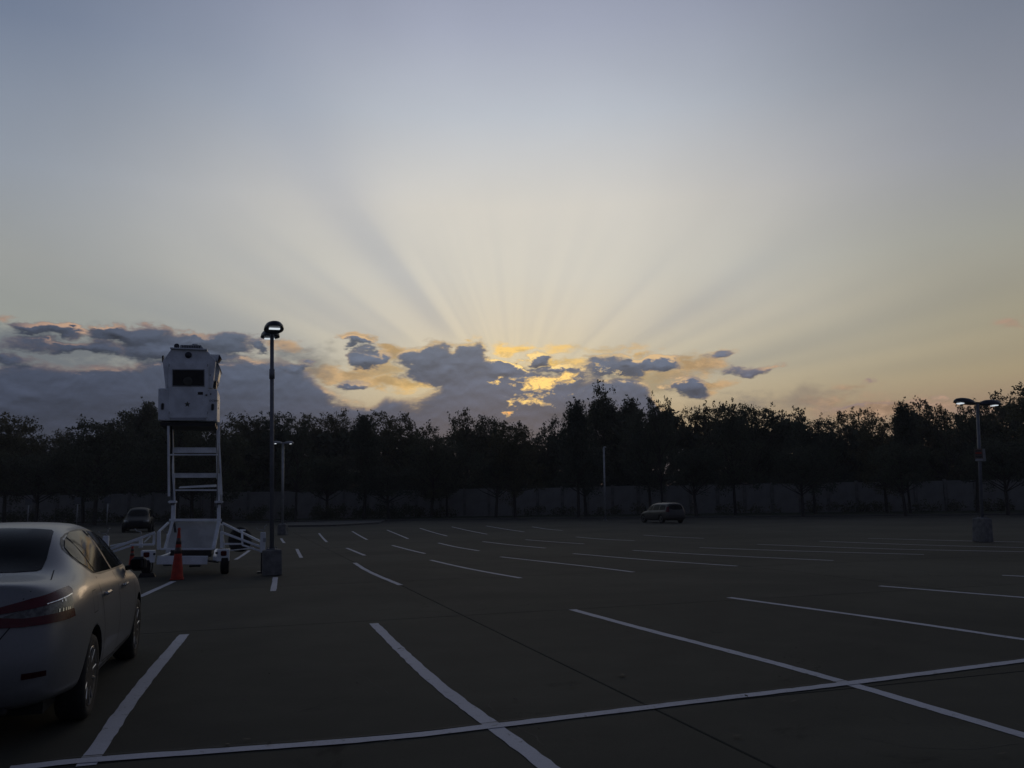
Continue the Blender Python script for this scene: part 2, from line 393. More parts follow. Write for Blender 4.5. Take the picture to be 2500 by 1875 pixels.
# ------------------------------------------------------------------ the parking lot
def ground_material(name, c1, c2, fine=0.16, spec=0.15):
    m = bpy.data.materials.new(name); m.use_nodes = True; nt = m.node_tree; b = nt.nodes['Principled BSDF']; CUR[0] = nt
    g = nt.nodes.new('ShaderNodeNewGeometry'); vec = E(g.outputs['Position'])
    big = noise(vec, 0.16, 4.0, 0.6, 0.6); med = noise(vec, 1.3, 5.0, 0.65); sm = noise(vec, 38.0, 3.0, 0.7); spk = noise(vec, 150.0, 2.0, 0.5)
    oi = nt.nodes.new('ShaderNodeObjectInfo'); rnd = E(oi.outputs['Random'])
    cc = mixc(sstep(big, 0.32, 0.66), c2, c1)
    v = M('MULTIPLY_ADD', med, 0.45, 0.62)*M('MULTIPLY_ADD', sm, fine*2, 1-fine)*M('MULTIPLY_ADD', spk, 0.8, 0.60)*M('MULTIPLY_ADD', rnd, 0.10, 1.0)
    st = sstep(noise(vec, 0.55, 6.0, 0.7, 1.2), 0.62, 0.74)          # oil and tyre stains
    cc = vscale(cc, v*M('MULTIPLY_ADD', st, -0.5, 1.0))
    # hairline cracks
    vo = nt.nodes.new('ShaderNodeTexVoronoi'); vo.feature = 'DISTANCE_TO_EDGE'; vo.inputs['Scale'].default_value = 0.23
    w = vadd(vec, vscale(E(nt.nodes.new('ShaderNodeTexNoise').outputs['Color']), 0.0)); setin(vo.inputs['Vector'], vadd(vec, comb(noise(vec,1.2,5.0)*1.6, noise(vadd(vec,(7,3,1)),1.2,5.0)*1.6, 0.0)))
    crack = sstep(E(vo.outputs['Distance']), 0.0028, 0.0006)*sstep(noise(vec, 0.13, 2.0), 0.50, 0.58)
    cc = vscale(cc, M('MULTIPLY_ADD', crack, -0.6, 1.0))
    nt.links.new(cc.s, b.inputs['Base Color'])
    b.inputs['Roughness'].default_value = 0.93; b.inputs['Specular IOR Level'].default_value = spec
    bn = nt.nodes.new('ShaderNodeBump'); bn.inputs['Strength'].default_value = 0.5; bn.inputs['Distance'].default_value = 0.004
    nt.links.new((sm+spk*0.5+med*0.6).s, bn.inputs['Height']); nt.links.new(bn.outputs[0], b.inputs['Normal'])
    MATS[name] = m; return m
slab_mat = ground_material('weathered_concrete', (0.088,0.086,0.067), (0.058,0.057,0.046))
earth_mat = ground_material('dark_earth', (0.04,0.042,0.035), (0.03,0.034,0.025))
grass_mat = ground_material('mown_grass', (0.042,0.052,0.026), (0.028,0.038,0.018), 0.3)
tar_mat = mat('joint_sealant', (0.045,0.044,0.040), 0.8)
kerb_mat = ground_material('kerb_concrete', (0.13,0.128,0.118), (0.10,0.10,0.094))

ground = tag(MB().poly([(-440,-300,-0.06),(440,-300,-0.06),(440,560,-0.06),(-440,560,-0.06)]).build('ground', earth_mat), kind='structure')
sub = MB().poly([(-140,-40,-0.014),(140,-40,-0.014),(140,104,-0.014),(-140,104,-0.014)]).build('parking_lot', tar_mat)
tag(sub, kind='structure')
# concrete slabs: the joint line runs by the near stalls, 18.3 deg off the view axis
G_ANG = math.atan2(-3.40, 10.4)           # direction of the long joint
gu = Vector((math.sin(G_ANG), math.cos(G_ANG), 0)); gv = Vector((gu.y, -gu.x, 0))
J0 = gp(1594, 1729)
LS, WS = 5.9, 8.8
s0 = J0.dot(gu); t0 = J0.dot(gv)
L0s = gp(1205, 1768).dot(gu)
gap = 0.007
def slab_mesh(l, w):
    mb = MB(); mb.box((0,0,-0.05), (w-2*gap, l-2*gap, 0.10))
    bm = mb.bm
    top = [e for e in bm.edges if all(v.co.z > -0.001 for v in e.verts)]
    bmesh.ops.bevel(bm, geom=top, offset=0.007, segments=1, affect='EDGES')
    return mb.mesh('concrete_slab', slab_mat)
smesh = slab_mesh(LS, WS); smesh_l = slab_mesh(LS, WS)
rotg = -G_ANG
far_bm = MB()
nslab = 0
cells = []
for j in range(-6, 20):
    for i in range(-14, 15):
        c = gu*(L0s + (j+0.5)*LS) + gv*(t0 + (i+0.5)*WS)
        if -20 < c.y < 101 and abs(c.x) < 120: cells.append(((c.x**2+c.y**2)**0.5 + (60 if c.y < 2 else 0), c))
cells.sort(key=lambda k: k[0])
for k, (d, c) in enumerate(cells):
    if k < 250:
        o = bpy.data.objects.new('concrete_slab', smesh); COL.objects.link(o); o.parent = sub
        o.location = (c.x, c.y, 0); o.rotation_euler = (0,0,rotg)
    else:
        far_bm.box((c.x, c.y, -0.05), (WS-2*gap, LS-2*gap, 0.10), Matrix.Rotation(rotg, 3, 'Z'))
o = far_bm.build('paving', slab_mat, sub); o['kind'] = 'stuff'

# painted lines, traced at 2212 px width, laid on the concrete as thin sheets
paint_mat = bpy.data.materials.new('worn_line_paint'); paint_mat.use_nodes = True
nt = paint_mat.node_tree; CUR[0] = nt; b = nt.nodes['Principled BSDF']
vec = E(nt.nodes.new('ShaderNodeNewGeometry').outputs['Position'])
wr = M('MAXIMUM', sstep(noise(vec, 9.0, 8.0, 0.72, 0.5), 0.57, 0.68), sstep(noise(vec, 34.0, 4.0, 0.7), 0.66, 0.72)); gr = noise(vec, 60.0, 4.0, 0.7)
pc = mixc(wr*0.85, vscale(comb(0.52,0.53,0.58), M('MULTIPLY_ADD', gr, 0.5, 0.72)*M('MULTIPLY_ADD', noise(vec,1.1,4.0), 0.35, 0.82)), (0.20,0.20,0.19))
nt.links.new(pc.s, b.inputs['Base Color']); b.inputs['Roughness'].default_value = 0.8
def strip(name, pts, w, z, parent, mt, jag=0.006, taper=False):
    # resample, then offset to both sides
    P_ = [Vector((p.x, p.y, 0)) for p in pts]
    # smooth polyline
    for _ in range(2):
        Q = [P_[0]]
        for a, b_ in zip(P_, P_[1:]): Q += [a*0.75+b_*0.25, a*0.25+b_*0.75]
        Q.append(P_[-1]); P_ = Q
    out = []
    for a, b_ in zip(P_, P_[1:]):
        n = max(1, int((b_-a).length/(0.10 if a.y < 14 else 0.3)))
        out += [a.lerp(b_, i/n) for i in range(n)]
    out.append(P_[-1]); A, B = [], []
    for i, p in enumerate(out):
        t = (out[min(i+1, len(out)-1)] - out[max(i-1, 0)]).normalized(); nn = Vector((-t.y, t.x, 0))
        A.append(p + nn*(w/2 + random.uniform(-jag, jag)) + Vector((0,0,z))); B.append(p - nn*(w/2 + random.uniform(-jag, jag)) + Vector((0,0,z)))
    me = bpy.data.meshes.new(name); n = len(A)
    me.from_pydata([tuple(v) for v in A+B], [], [(i, i+1, n+i+1, n+i) for i in range(n-1)]); me.materials.append(mt)
    me.update()
    if me.polygons[0].normal.z < 0: me.flip_normals()
    return link(name, me, None, parent)
def trace(pts, k=S): return [gp(x*k, y*k) for x, y in pts]
LINES = [  # near row, both sides of the long cross line
 [(186,1655),(290,1500),(398,1371)], [(807,1347),(880,1420),(960,1492),(1065,1568),(1190,1662),(1290,1742)],
 [(1236,1317),(1400,1362),(1600,1413),(1840,1478),(2212,1590),(2500,1672)],
 [(1575,1291),(1800,1322),(2000,1350),(2212,1382),(2600,1438)], [(1900,1266),(2212,1291),(2600,1322)], [(2165,1243),(2400,1254)],
 # second row
 [(300,1290),(338,1273),(375,1256)], [(590,1277),(593,1262),(595,1247)], [(766,1216),(795,1235),(865,1264)],
 [(930,1210),(985,1223),(1050,1236),(1125,1249)], [(1081,1203),(1180,1214),(1290,1226),(1368,1236)], [(1238,1196),(1400,1210),(1592,1223)],
 [(1367,1189),(1550,1200),(1800,1211)], [(1511,1183),(1700,1190),(1996,1198)], [(1636,1176),(1900,1186),(2212,1192)], [(1770,1169),(2000,1178),(2212,1183)],[(1875,1163),(2100,1169),(2212,1171)],
 # third and fourth rows
 [(509,1209),(525,1199),(539,1189)], [(641,1186),(645,1194),(651,1205)], [(749,1184),(766,1191),(788,1200)], [(847,1178),(880,1187),(918,1196)],
 [(947,1173),(985,1182),(1035,1190)], [(1043,1170),(1110,1178),(1178,1184)], [(1135,1166),(1200,1171),(1262,1175)],
 [(689,1152),(697,1162),(706,1171)], [(761,1148),(778,1158),(793,1166)], [(836,1145),(858,1154),(882,1164)], [(907,1141),(935,1150),(966,1158)], [(976,1138),(1010,1146),(1052,1154)],
 [(1050,1136),(1090,1143),(1132,1149)], [(1150,1138),(1180,1143),(1215,1146)], [(607,1163),(610,1168),(614,1173)],
 [(1245,1160),(1300,1165),(1370,1168)], [(1390,1156),(1450,1160),(1520,1163)],
]
for L in LINES:
    pts = trace(L); d = pts[0].y
    strip('stall_line', pts, 0.125 if d < 16 else 0.115, 0.004, sub, paint_mat)
# the long line across the near row
cross = [(20,1659+4),(186,1643),(500,1622),(860,1595),(1065,1570),(1300,1542),(1500,1517),(1840,1477),(2212,1428),(2500,1392)]
strip('cross_line', trace(cross), 0.115, 0.008, sub, paint_mat)
strip('cross_line', [p + Vector((-0.01,0.085,0)) for p in trace(cross)], 0.014, 0.012, sub, tar_mat, 0.003)
# pale strip painting the lit edge of the cross joint under the tower
strip('lit_joint_edge', [gp(300,1421), gp(640,1409), gp(900,1396), gp(1110,1380), gp(1400,1360)], 0.03, 0.004, sub, kerb_mat)
# cracks wandering across the slabs
rc = random.Random(5)
for (px, py, a0_, L_) in ((1500,1560,.3,2.6),(1150,1500,1.9,2.2),(2100,1800,-.4,1.8),(700,1640,.9,1.9),(1750,1430,2.6,3.5),(620,1470,2.2,3.0),(2250,1500,.1,3.2),(1330,1820,2.4,1.4)):
    p = gp(px, py); a_ = a0_; pts = [p.copy()]
    for q in range(14):
        a_ += rc.uniform(-.55,.55); p = p + Vector((math.cos(a_), math.sin(a_), 0))*L_/14; pts.append(p.copy())
    strip('crack', pts, 0.007, 0.002, sub, tar_mat, 0.002)
# leaf litter
lb = MB()
for k in range(70):
    if k == 0: p = gp(1519, 1652)
    else:
        p = gp(random.uniform(300, 2500), 1330 + random.random()**1.6*520)
    s_ = random.uniform(0.015, 0.035) if k else 0.05; a_ = random.uniform(0, 6.28)
    q = [Vector((math.cos(a_+t)*s_*k1, math.sin(a_+t)*s_*k1*0.8, 0.016+h)) for t, k1, h in ((0,1.3,0.0),(1.4,.6,.006),(3.1,1.1,.012),(4.7,.6,.004))]
    lb.poly([p+v for v in q])
tag(lb.build('leaf_litter', mat('dry_leaf', (0.05,0.04,0.025), 0.8)), 'scattered dry leaves lying on the concrete slabs', 'leaves', kind='stuff')

# far edge: kerb, pavement strip, grass
def edge_y(x): return 89.0 - 0.30*max(x, 0.0) - (0.05*min(x, 0))
xs = [-130,-90,-60,-40,-25,-10,0,12,25,40,55,75,100,130]
def band(name, y0, y1, z, m, kind='structure', dy=0.0):
    A = [(x, edge_y(x)+y0, z) for x in xs]; B = [(x, (edge_y(x)+y1) if y1 < 90 else 200.0, z) for x in xs]
    mb = MB(); bm = mb.bm; a = [bm.verts.new(p) for p in A]; b2 = [bm.verts.new(p) for p in B]
    a0_ = [bm.verts.new((p[0], p[1], -0.05)) for p in A]
    for i in range(len(xs)-1):
        bm.faces.new((a[i], a[i+1], b2[i+1], b2[i])); bm.faces.new((a0_[i], a0_[i+1], a[i+1], a[i]))
    return tag(mb.build(name, m), kind=kind)
band('kerb', 0.0, 0.18, 0.14, kerb_mat); band('grass_verge', 0.18, 100, 0.12, grass_mat)
band('footpath', 1.2, 2.6, 0.13, kerb_mat)
# kerbed planting island on the left
isl = [gp(700,1287), gp(700,1279), gp(940,1272), gp(925,1279), gp(820,1285)]
mb = MB(); mb.prism([Vector((p.x,p.y,0.0)) for p in isl], (0,0,0.14)); tag(mb.build('kerb', kerb_mat), kind='structure')
# ------------------------------------------------------------------ cars
paint_silver = mat('champagne_silver_paint', (0.215,0.22,0.225), 0.33, 0.30, 0.03, 40.0, coat=0.18, spec=0.2)
paint_dark = mat('dark_car_paint', (0.010,0.011,0.014), 0.5, 0.0, 0.1, 30.0, spec=0.12)
paint_grey = mat('grey_car_paint', (0.06,0.06,0.057), 0.45, 0.2, 0.05, 30.0, coat=0.2, spec=0.3)
rim_mat = mat('alloy', (0.42,0.42,0.43), 0.3, 0.9, 0.1, 20.0)
rim_dark = mat('wheel_inner', (0.03,0.03,0.032), 0.6, 0.3)
well_mat = mat('wheel_well_liner', (0.012,0.012,0.012), 0.9)
chrome = mat('chrome', (0.7,0.7,0.7), 0.12, 1.0, 0.03)
seam_mat = mat('panel_gap', (0.01,0.01,0.01), 0.8)
clear_lens = mat('clear_lens', (0.10,0.10,0.095), 0.2, 0.3, 0.55, 26.0, coat=0.3)
glass_car = mat('tinted_car_glass', (0.016,0.018,0.018), 0.06, 0.0, 0.4, 1.5, spec=0.2); glass_car.node_tree.nodes['Principled BSDF'].inputs['IOR'].default_value = 1.18
mirror_mat = mat('mirror_glass', (0.5,0.5,0.5), 0.03, 1.0, 0.02)
plate_mat = mat('number_plate', (0.5,0.5,0.5), 0.5)

# stations: x, then (y,z) for levels 1..8, and z of the centre top; x offsets allowed per level
SEDAN = dict(z0=.21, rows=[
 ([.13,.12,.03,.00,.045,.07,.10,.11,.11,.11], [(.50,.27),(.56,.38),(.58,.55),(.57,.82),(.56,.98),(.50,1.075),(.36,1.10),(.18,1.108)], 1.11),
 ([.22,.20,.12,.10,.15,.18,.19,.19,.19,.19], [(.72,.26),(.78,.38),(.81,.55),(.79,.82),(.755,.965),(.66,1.08),(.48,1.11),(.24,1.12)], 1.123),
 ([.5]*10, [(.79,.25),(.85,.38),(.875,.58),(.862,.82),(.825,.985),(.735,1.085),(.56,1.12),(.28,1.13)], 1.134),
 ([.76]*10, [(.80,.22),(.86,.34),(.885,.58),(.872,.82),(.84,.99),(.765,1.095),(.62,1.15),(.31,1.17)], 1.177),
 ([1.10]*10, [(.80,.21),(.86,.31),(.885,.57),(.872,.81),(.845,.985),(.775,1.09),(.585,1.315),(.32,1.35)], 1.36),
 ([1.45]*10, [(.80,.20),(.86,.30),(.885,.56),(.872,.80),(.848,.98),(.772,1.07),(.56,1.43),(.34,1.468)], 1.476),
 ([2.0]*10, [(.80,.20),(.86,.30),(.885,.56),(.872,.79),(.848,.965),(.775,1.045),(.56,1.465),(.36,1.502)], 1.51),
 ([2.5]*10, [(.80,.20),(.86,.30),(.885,.56),(.872,.78),(.848,.95),(.775,1.02),(.565,1.45),(.36,1.488)], 1.497),
 ([2.95]*10, [(.80,.20),(.86,.30),(.885,.56),(.872,.77),(.848,.935),(.775,1.0),(.615,1.34),(.38,1.385)], 1.397),
 ([3.35]*10, [(.80,.20),(.86,.30),(.885,.56),(.872,.76),(.846,.92),(.765,.99),(.65,1.13),(.40,1.175)], 1.19),
 ([3.65]*10, [(.80,.20),(.86,.31),(.885,.56),(.870,.75),(.838,.90),(.75,.965),(.60,1.02),(.35,1.045)], 1.055),
 ([4.10]*10, [(.78,.20),(.84,.32),(.865,.55),(.845,.72),(.80,.83),(.70,.89),(.55,.925),(.30,.945)], .955),
 ([4.42]*10, [(.70,.20),(.77,.32),(.79,.50),(.76,.66),(.70,.74),(.60,.79),(.45,.82),(.25,.84)], .85),
 ([4.53,4.54,4.60,4.62,4.60,4.57,4.54,4.53,4.52,4.52], [(.50,.22),(.56,.33),(.57,.47),(.55,.60),(.52,.67),(.46,.72),(.34,.745),(.18,.755)], .76)],
 wheels=(.98,3.68), wr=.318, ww=.21)
VAN = dict(z0=.24, rows=[
 ([.10,.09,.02,.00,.03,.06,.10,.26,.30,.32], [(.55,.28),(.60,.40),(.62,.58),(.62,.85),(.62,1.02),(.61,1.10),(.55,1.58),(.28,1.66)], 1.68),
 ([.20,.18,.12,.10,.13,.16,.20,.34,.38,.40], [(.80,.27),(.87,.40),(.90,.58),(.89,.85),(.87,1.02),(.84,1.10),(.66,1.60),(.35,1.68)], 1.70),
 ([.6]*10, [(.86,.25),(.93,.36),(.96,.6),(.945,.85),(.92,1.02),(.86,1.10),(.70,1.63),(.38,1.71)], 1.725),
 ([1.4]*10, [(.88,.23),(.94,.32),(.97,.6),(.955,.85),(.93,1.0),(.87,1.07),(.71,1.67),(.38,1.74)], 1.75),
 ([2.5]*10, [(.88,.23),(.94,.32),(.97,.6),(.955,.83),(.93,.97),(.87,1.03),(.71,1.66),(.38,1.735)], 1.745),
 ([3.1]*10, [(.88,.23),(.94,.32),(.97,.6),(.955,.82),(.93,.95),(.87,1.0),(.72,1.52),(.40,1.60)], 1.615),
 ([3.7]*10, [(.88,.23),(.94,.33),(.97,.6),(.95,.80),(.92,.94),(.84,.99),(.72,1.15),(.40,1.22)], 1.235),
 ([4.1]*10, [(.87,.24),(.93,.33),(.96,.58),(.93,.78),(.88,.88),(.78,.95),(.60,1.0),(.35,1.03)], 1.04),
 ([4.6]*10, [(.80,.25),(.86,.34),(.88,.55),(.84,.72),(.78,.80),(.68,.84),(.5,.87),(.28,.89)], .90),
 ([4.82,4.83,4.88,4.9,4.88,4.85,4.82,4.8,4.79,4.79], [(.55,.26),(.60,.36),(.61,.5),(.60,.64),(.56,.71),(.48,.76),(.36,.78),(.2,.79)], .80)],
 wheels=(.98,3.95), wr=.34, ww=.22)

def body_mesh(spec, paint, levels=2, wells=True):
    rows = spec['rows']; bm = bmesh.new(); G = {}
    for i, (xo, lv, zt) in enumerate(rows):
        pts = [(0.0, spec['z0'] if 0 < i < len(rows)-1 else spec['z0']+.04)] + lv + [(0.0, zt)]
        for j, (y, z) in enumerate(pts):
            if j in (0, 9): v = bm.verts.new((xo[j], 0, z)); G[i,j,1] = G[i,j,-1] = v
            else:
                for sd in (1, -1): G[i,j,sd] = bm.verts.new((xo[j], y*sd, z))
    n = len(rows)
    for sd in (1, -1):
        for i in range(n-1):
            for j in range(9):
                f = (G[i,j,sd], G[i+1,j,sd], G[i+1,j+1,sd], G[i,j+1,sd]); bm.faces.new(f if sd == -1 else f[::-1])
    for i, sg in ((0, 1), (n-1, -1)):
        xo, lv, zt = rows[i]; C = {1: G[i,0,1], 8: G[i,9,1]}
        for j in range(2, 8): C[j] = bm.verts.new((xo[j] - sg*0.05*1.0, 0, lv[j-1][1] + 0.005))
        for j in range(1, 8):
            for sd in (1, -1):
                f = (G[i,j,sd], G[i,j+1,sd], C[j+1], C[j]); bm.faces.new(f)
        # little triangles closing bottom and top are the quads above (C1 = bottom centre, C8 = top centre)
        for sd in (1, -1):
            bm.faces.new((G[i,8,sd], G[i,9,sd] , C[7])) if False else None
    bmesh.ops.recalc_face_normals(bm, faces=bm.faces)
    me = bpy.data.meshes.new('body'); bm.to_mesh(me); bm.free()
    o = bpy.data.objects.new('body', me); COL.objects.link(o)
    md = o.modifiers.new('s', 'SUBSURF'); md.levels = md.render_levels = levels
    me.materials.append(paint); me.materials.append(well_mat)
    cut = None
    if wells:
        cm = MB()
        for wx in spec['wheels']:
            for sd in (1, -1): cm.tube((wx, sd*1.3, spec['wr']), (wx, sd*0.58, spec['wr']), spec['wr']+.065, n=40)
        cme = cm.mesh('cut'); cme.materials.append(paint); cme.materials.append(well_mat)
        for p in cme.polygons: p.material_index = 1
        cut = bpy.data.objects.new('cut', cme); COL.objects.link(cut)
        bo = o.modifiers.new('b', 'BOOLEAN'); bo.object = cut; bo.operation = 'DIFFERENCE'; bo.solver = 'EXACT'
    dg = bpy.context.evaluated_depsgraph_get()
    res = bpy.data.meshes.new_from_object(o.evaluated_get(dg))
    res.name = 'body'
    for p in res.polygons: p.use_smooth = p.material_index == 0
    bpy.data.objects.remove(o)
    if cut: bpy.data.objects.remove(cut)
    b2 = bmesh.new(); b2.from_mesh(res); bvh = BVHTree.FromBMesh(b2); b2.free()
    return res, bvh

def chaikin(pts, n=2, r=0.25):
    for _ in range(n):
        q = []
        for a, b in zip(pts, pts[1:]+pts[:1]): q += [tuple(a[k]*(1-r)+b[k]*r for k in (0,1)), tuple(a[k]*r+b[k]*(1-r) for k in (0,1))]
        pts = q
    return pts
def patch(name, pts, frame, bvh, off, m, parent, step=0.05, thick=0.0, smooth=True):
    # a flat outline thrown onto the body along frame's third axis; frame = (origin, U, V, D)
    O, U, V, D = (Vector(v) for v in frame)
    bm = bmesh.new()
    bm.faces.new([bm.verts.new((p[0], p[1], 0)) for p in pts])
    for ax in (0, 1):
        lo_ = min(p[ax] for p in pts); hi2 = max(p[ax] for p in pts); k = lo_+step
        while k < hi2:
            nn = Vector((1,0,0)) if ax == 0 else Vector((0,1,0))
            bmesh.ops.bisect_plane(bm, geom=bm.verts[:]+bm.edges[:]+bm.faces[:], plane_co=nn*k, plane_no=nn); k += step
    bmesh.ops.triangulate(bm, faces=[f for f in bm.faces if len(f.verts) > 4])
    for v in bm.verts:
        p = O + U*v.co.x + V*v.co.y
        h, nrm, _, _ = bvh.ray_cast(p, D, 6.0)
        if h is None: h, nrm, _, _ = bvh.find_nearest(p + D*1.5)
        if nrm.dot(D) > 0: nrm = -nrm
        v.co = h + nrm*off
    for f in bm.faces:
        f.smooth = smooth
        f.normal_update()
    s_ = sum((f.normal for f in bm.faces), Vector())
    if s_.dot(D) > 0: bmesh.ops.reverse_faces(bm, faces=bm.faces[:])
    me = bpy.data.meshes.new(name); bm.to_mesh(me); bm.free(); me.materials.append(m)
    return link(name, me, None, parent)
def ribbon(name, pts, w, frame, bvh, off, m, parent):
    P_ = [Vector((p[0], p[1])) for p in pts]; Q = []
    for a, b in zip(P_, P_[1:]):
        n = max(1, int((b-a).length/0.06)); Q += [a.lerp(b, i/n) for i in range(n)]
    Q.append(P_[-1]); O, U, V, D = (Vector(v) for v in frame); vs = []; 
    for i, p in enumerate(Q):
        t = (Q[min(i+1, len(Q)-1)] - Q[max(i-1, 0)]).normalized(); nn = Vector((-t.y, t.x))
        for sg in (1, -1):
            q = p + nn*w/2*sg; pp = O + U*q.x + V*q.y
            h, nrm, _, _ = bvh.ray_cast(pp, D, 6.0)
            if h is None: h, nrm, _, _ = bvh.find_nearest(pp + D*1.5)
            if nrm.dot(D) > 0: nrm = -nrm
            vs.append(tuple(h + nrm*off))
    me = bpy.data.meshes.new(name); me.from_pydata(vs, [], [(2*i, 2*i+1, 2*i+3, 2*i+2) for i in range(len(Q)-1)]); me.materials.append(m)
    return link(name, me, None, parent)
def wheel(parent, x, y, r, w, side, fine=True):
    t = MB(); prof = [(r*.66,-w*.42),(r*.80,-w*.5),(r*.93,-w*.49),(r*.99,-w*.38),(r,-w*.2),(r,w*.2),(r*.99,w*.38),(r*.93,w*.49),(r*.80,w*.5),(r*.66,w*.42)]
    t.lathe(prof, (0,0,0), 'Y', 40 if fine else 20)
    wh = t.build('wheel', rubber, parent); wh.location = (x, y, r)
    n = 10; d = MB(); yo = side*w*.30
    d.lathe([(0.001, side*w*.02), (r*.60, side*w*.02), (r*.66, side*w*.36), (r*.69, side*w*.46), (r*.70, side*w*.40)], (0,0,0), 'Y', 40 if fine else 16)
    rb = d.build('rim_barrel', rim_dark, wh)
    s_ = MB()
    s_.lathe([(r*.64, side*w*.40), (r*.70, side*w*.47), (r*.685, side*w*.40)], (0,0,0), 'Y', 40 if fine else 16)
    s_.lathe([(0.0005, side*w*.40), (r*.13, side*w*.38), (r*.15, side*w*.25)], (0,0,0), 'Y', 16)
    for k in range(n):
        a = 2*math.pi*k/n + .2 + (0.16 if k % 2 else 0)
        p0 = Vector((math.cos(a)*r*.12, side*w*.33, math.sin(a)*r*.12)); p1 = Vector((math.cos(a)*r*.67, side*w*.41, math.sin(a)*r*.67))
        s_.bar(p0, p1, r*.075, w*.12, 0.004 if fine else 0, up=(0,1,0))
    s_.build('rim', rim_mat, wh)
    return wh
SIDE_R = ((0,-2.5,0),(1,0,0),(0,0,1),(0,1,0)); SIDE_L = ((0,2.5,0),(1,0,0),(0,0,1),(0,-1,0))
REAR = ((-2,0,0),(0,1,0),(0,0,1),(1,0,0)); FRONT = ((7,0,0),(0,1,0),(0,0,1),(-1,0,0)); TOP = ((0,0,3),(1,0,0),(0,1,0),(0,0,-1))
c45 = math.sqrt(.5)
def corner(sd): return ((-1.4, sd*2.1, 0), (c45, sd*c45, 0), (0,0,1), (c45, -sd*c45, 0))
def cpt(x, y, z, sd):               # body point to corner-frame coordinates
    d = Vector((x+1.4, y-sd*2.1)); return (d.x*c45 + d.y*sd*c45, z)

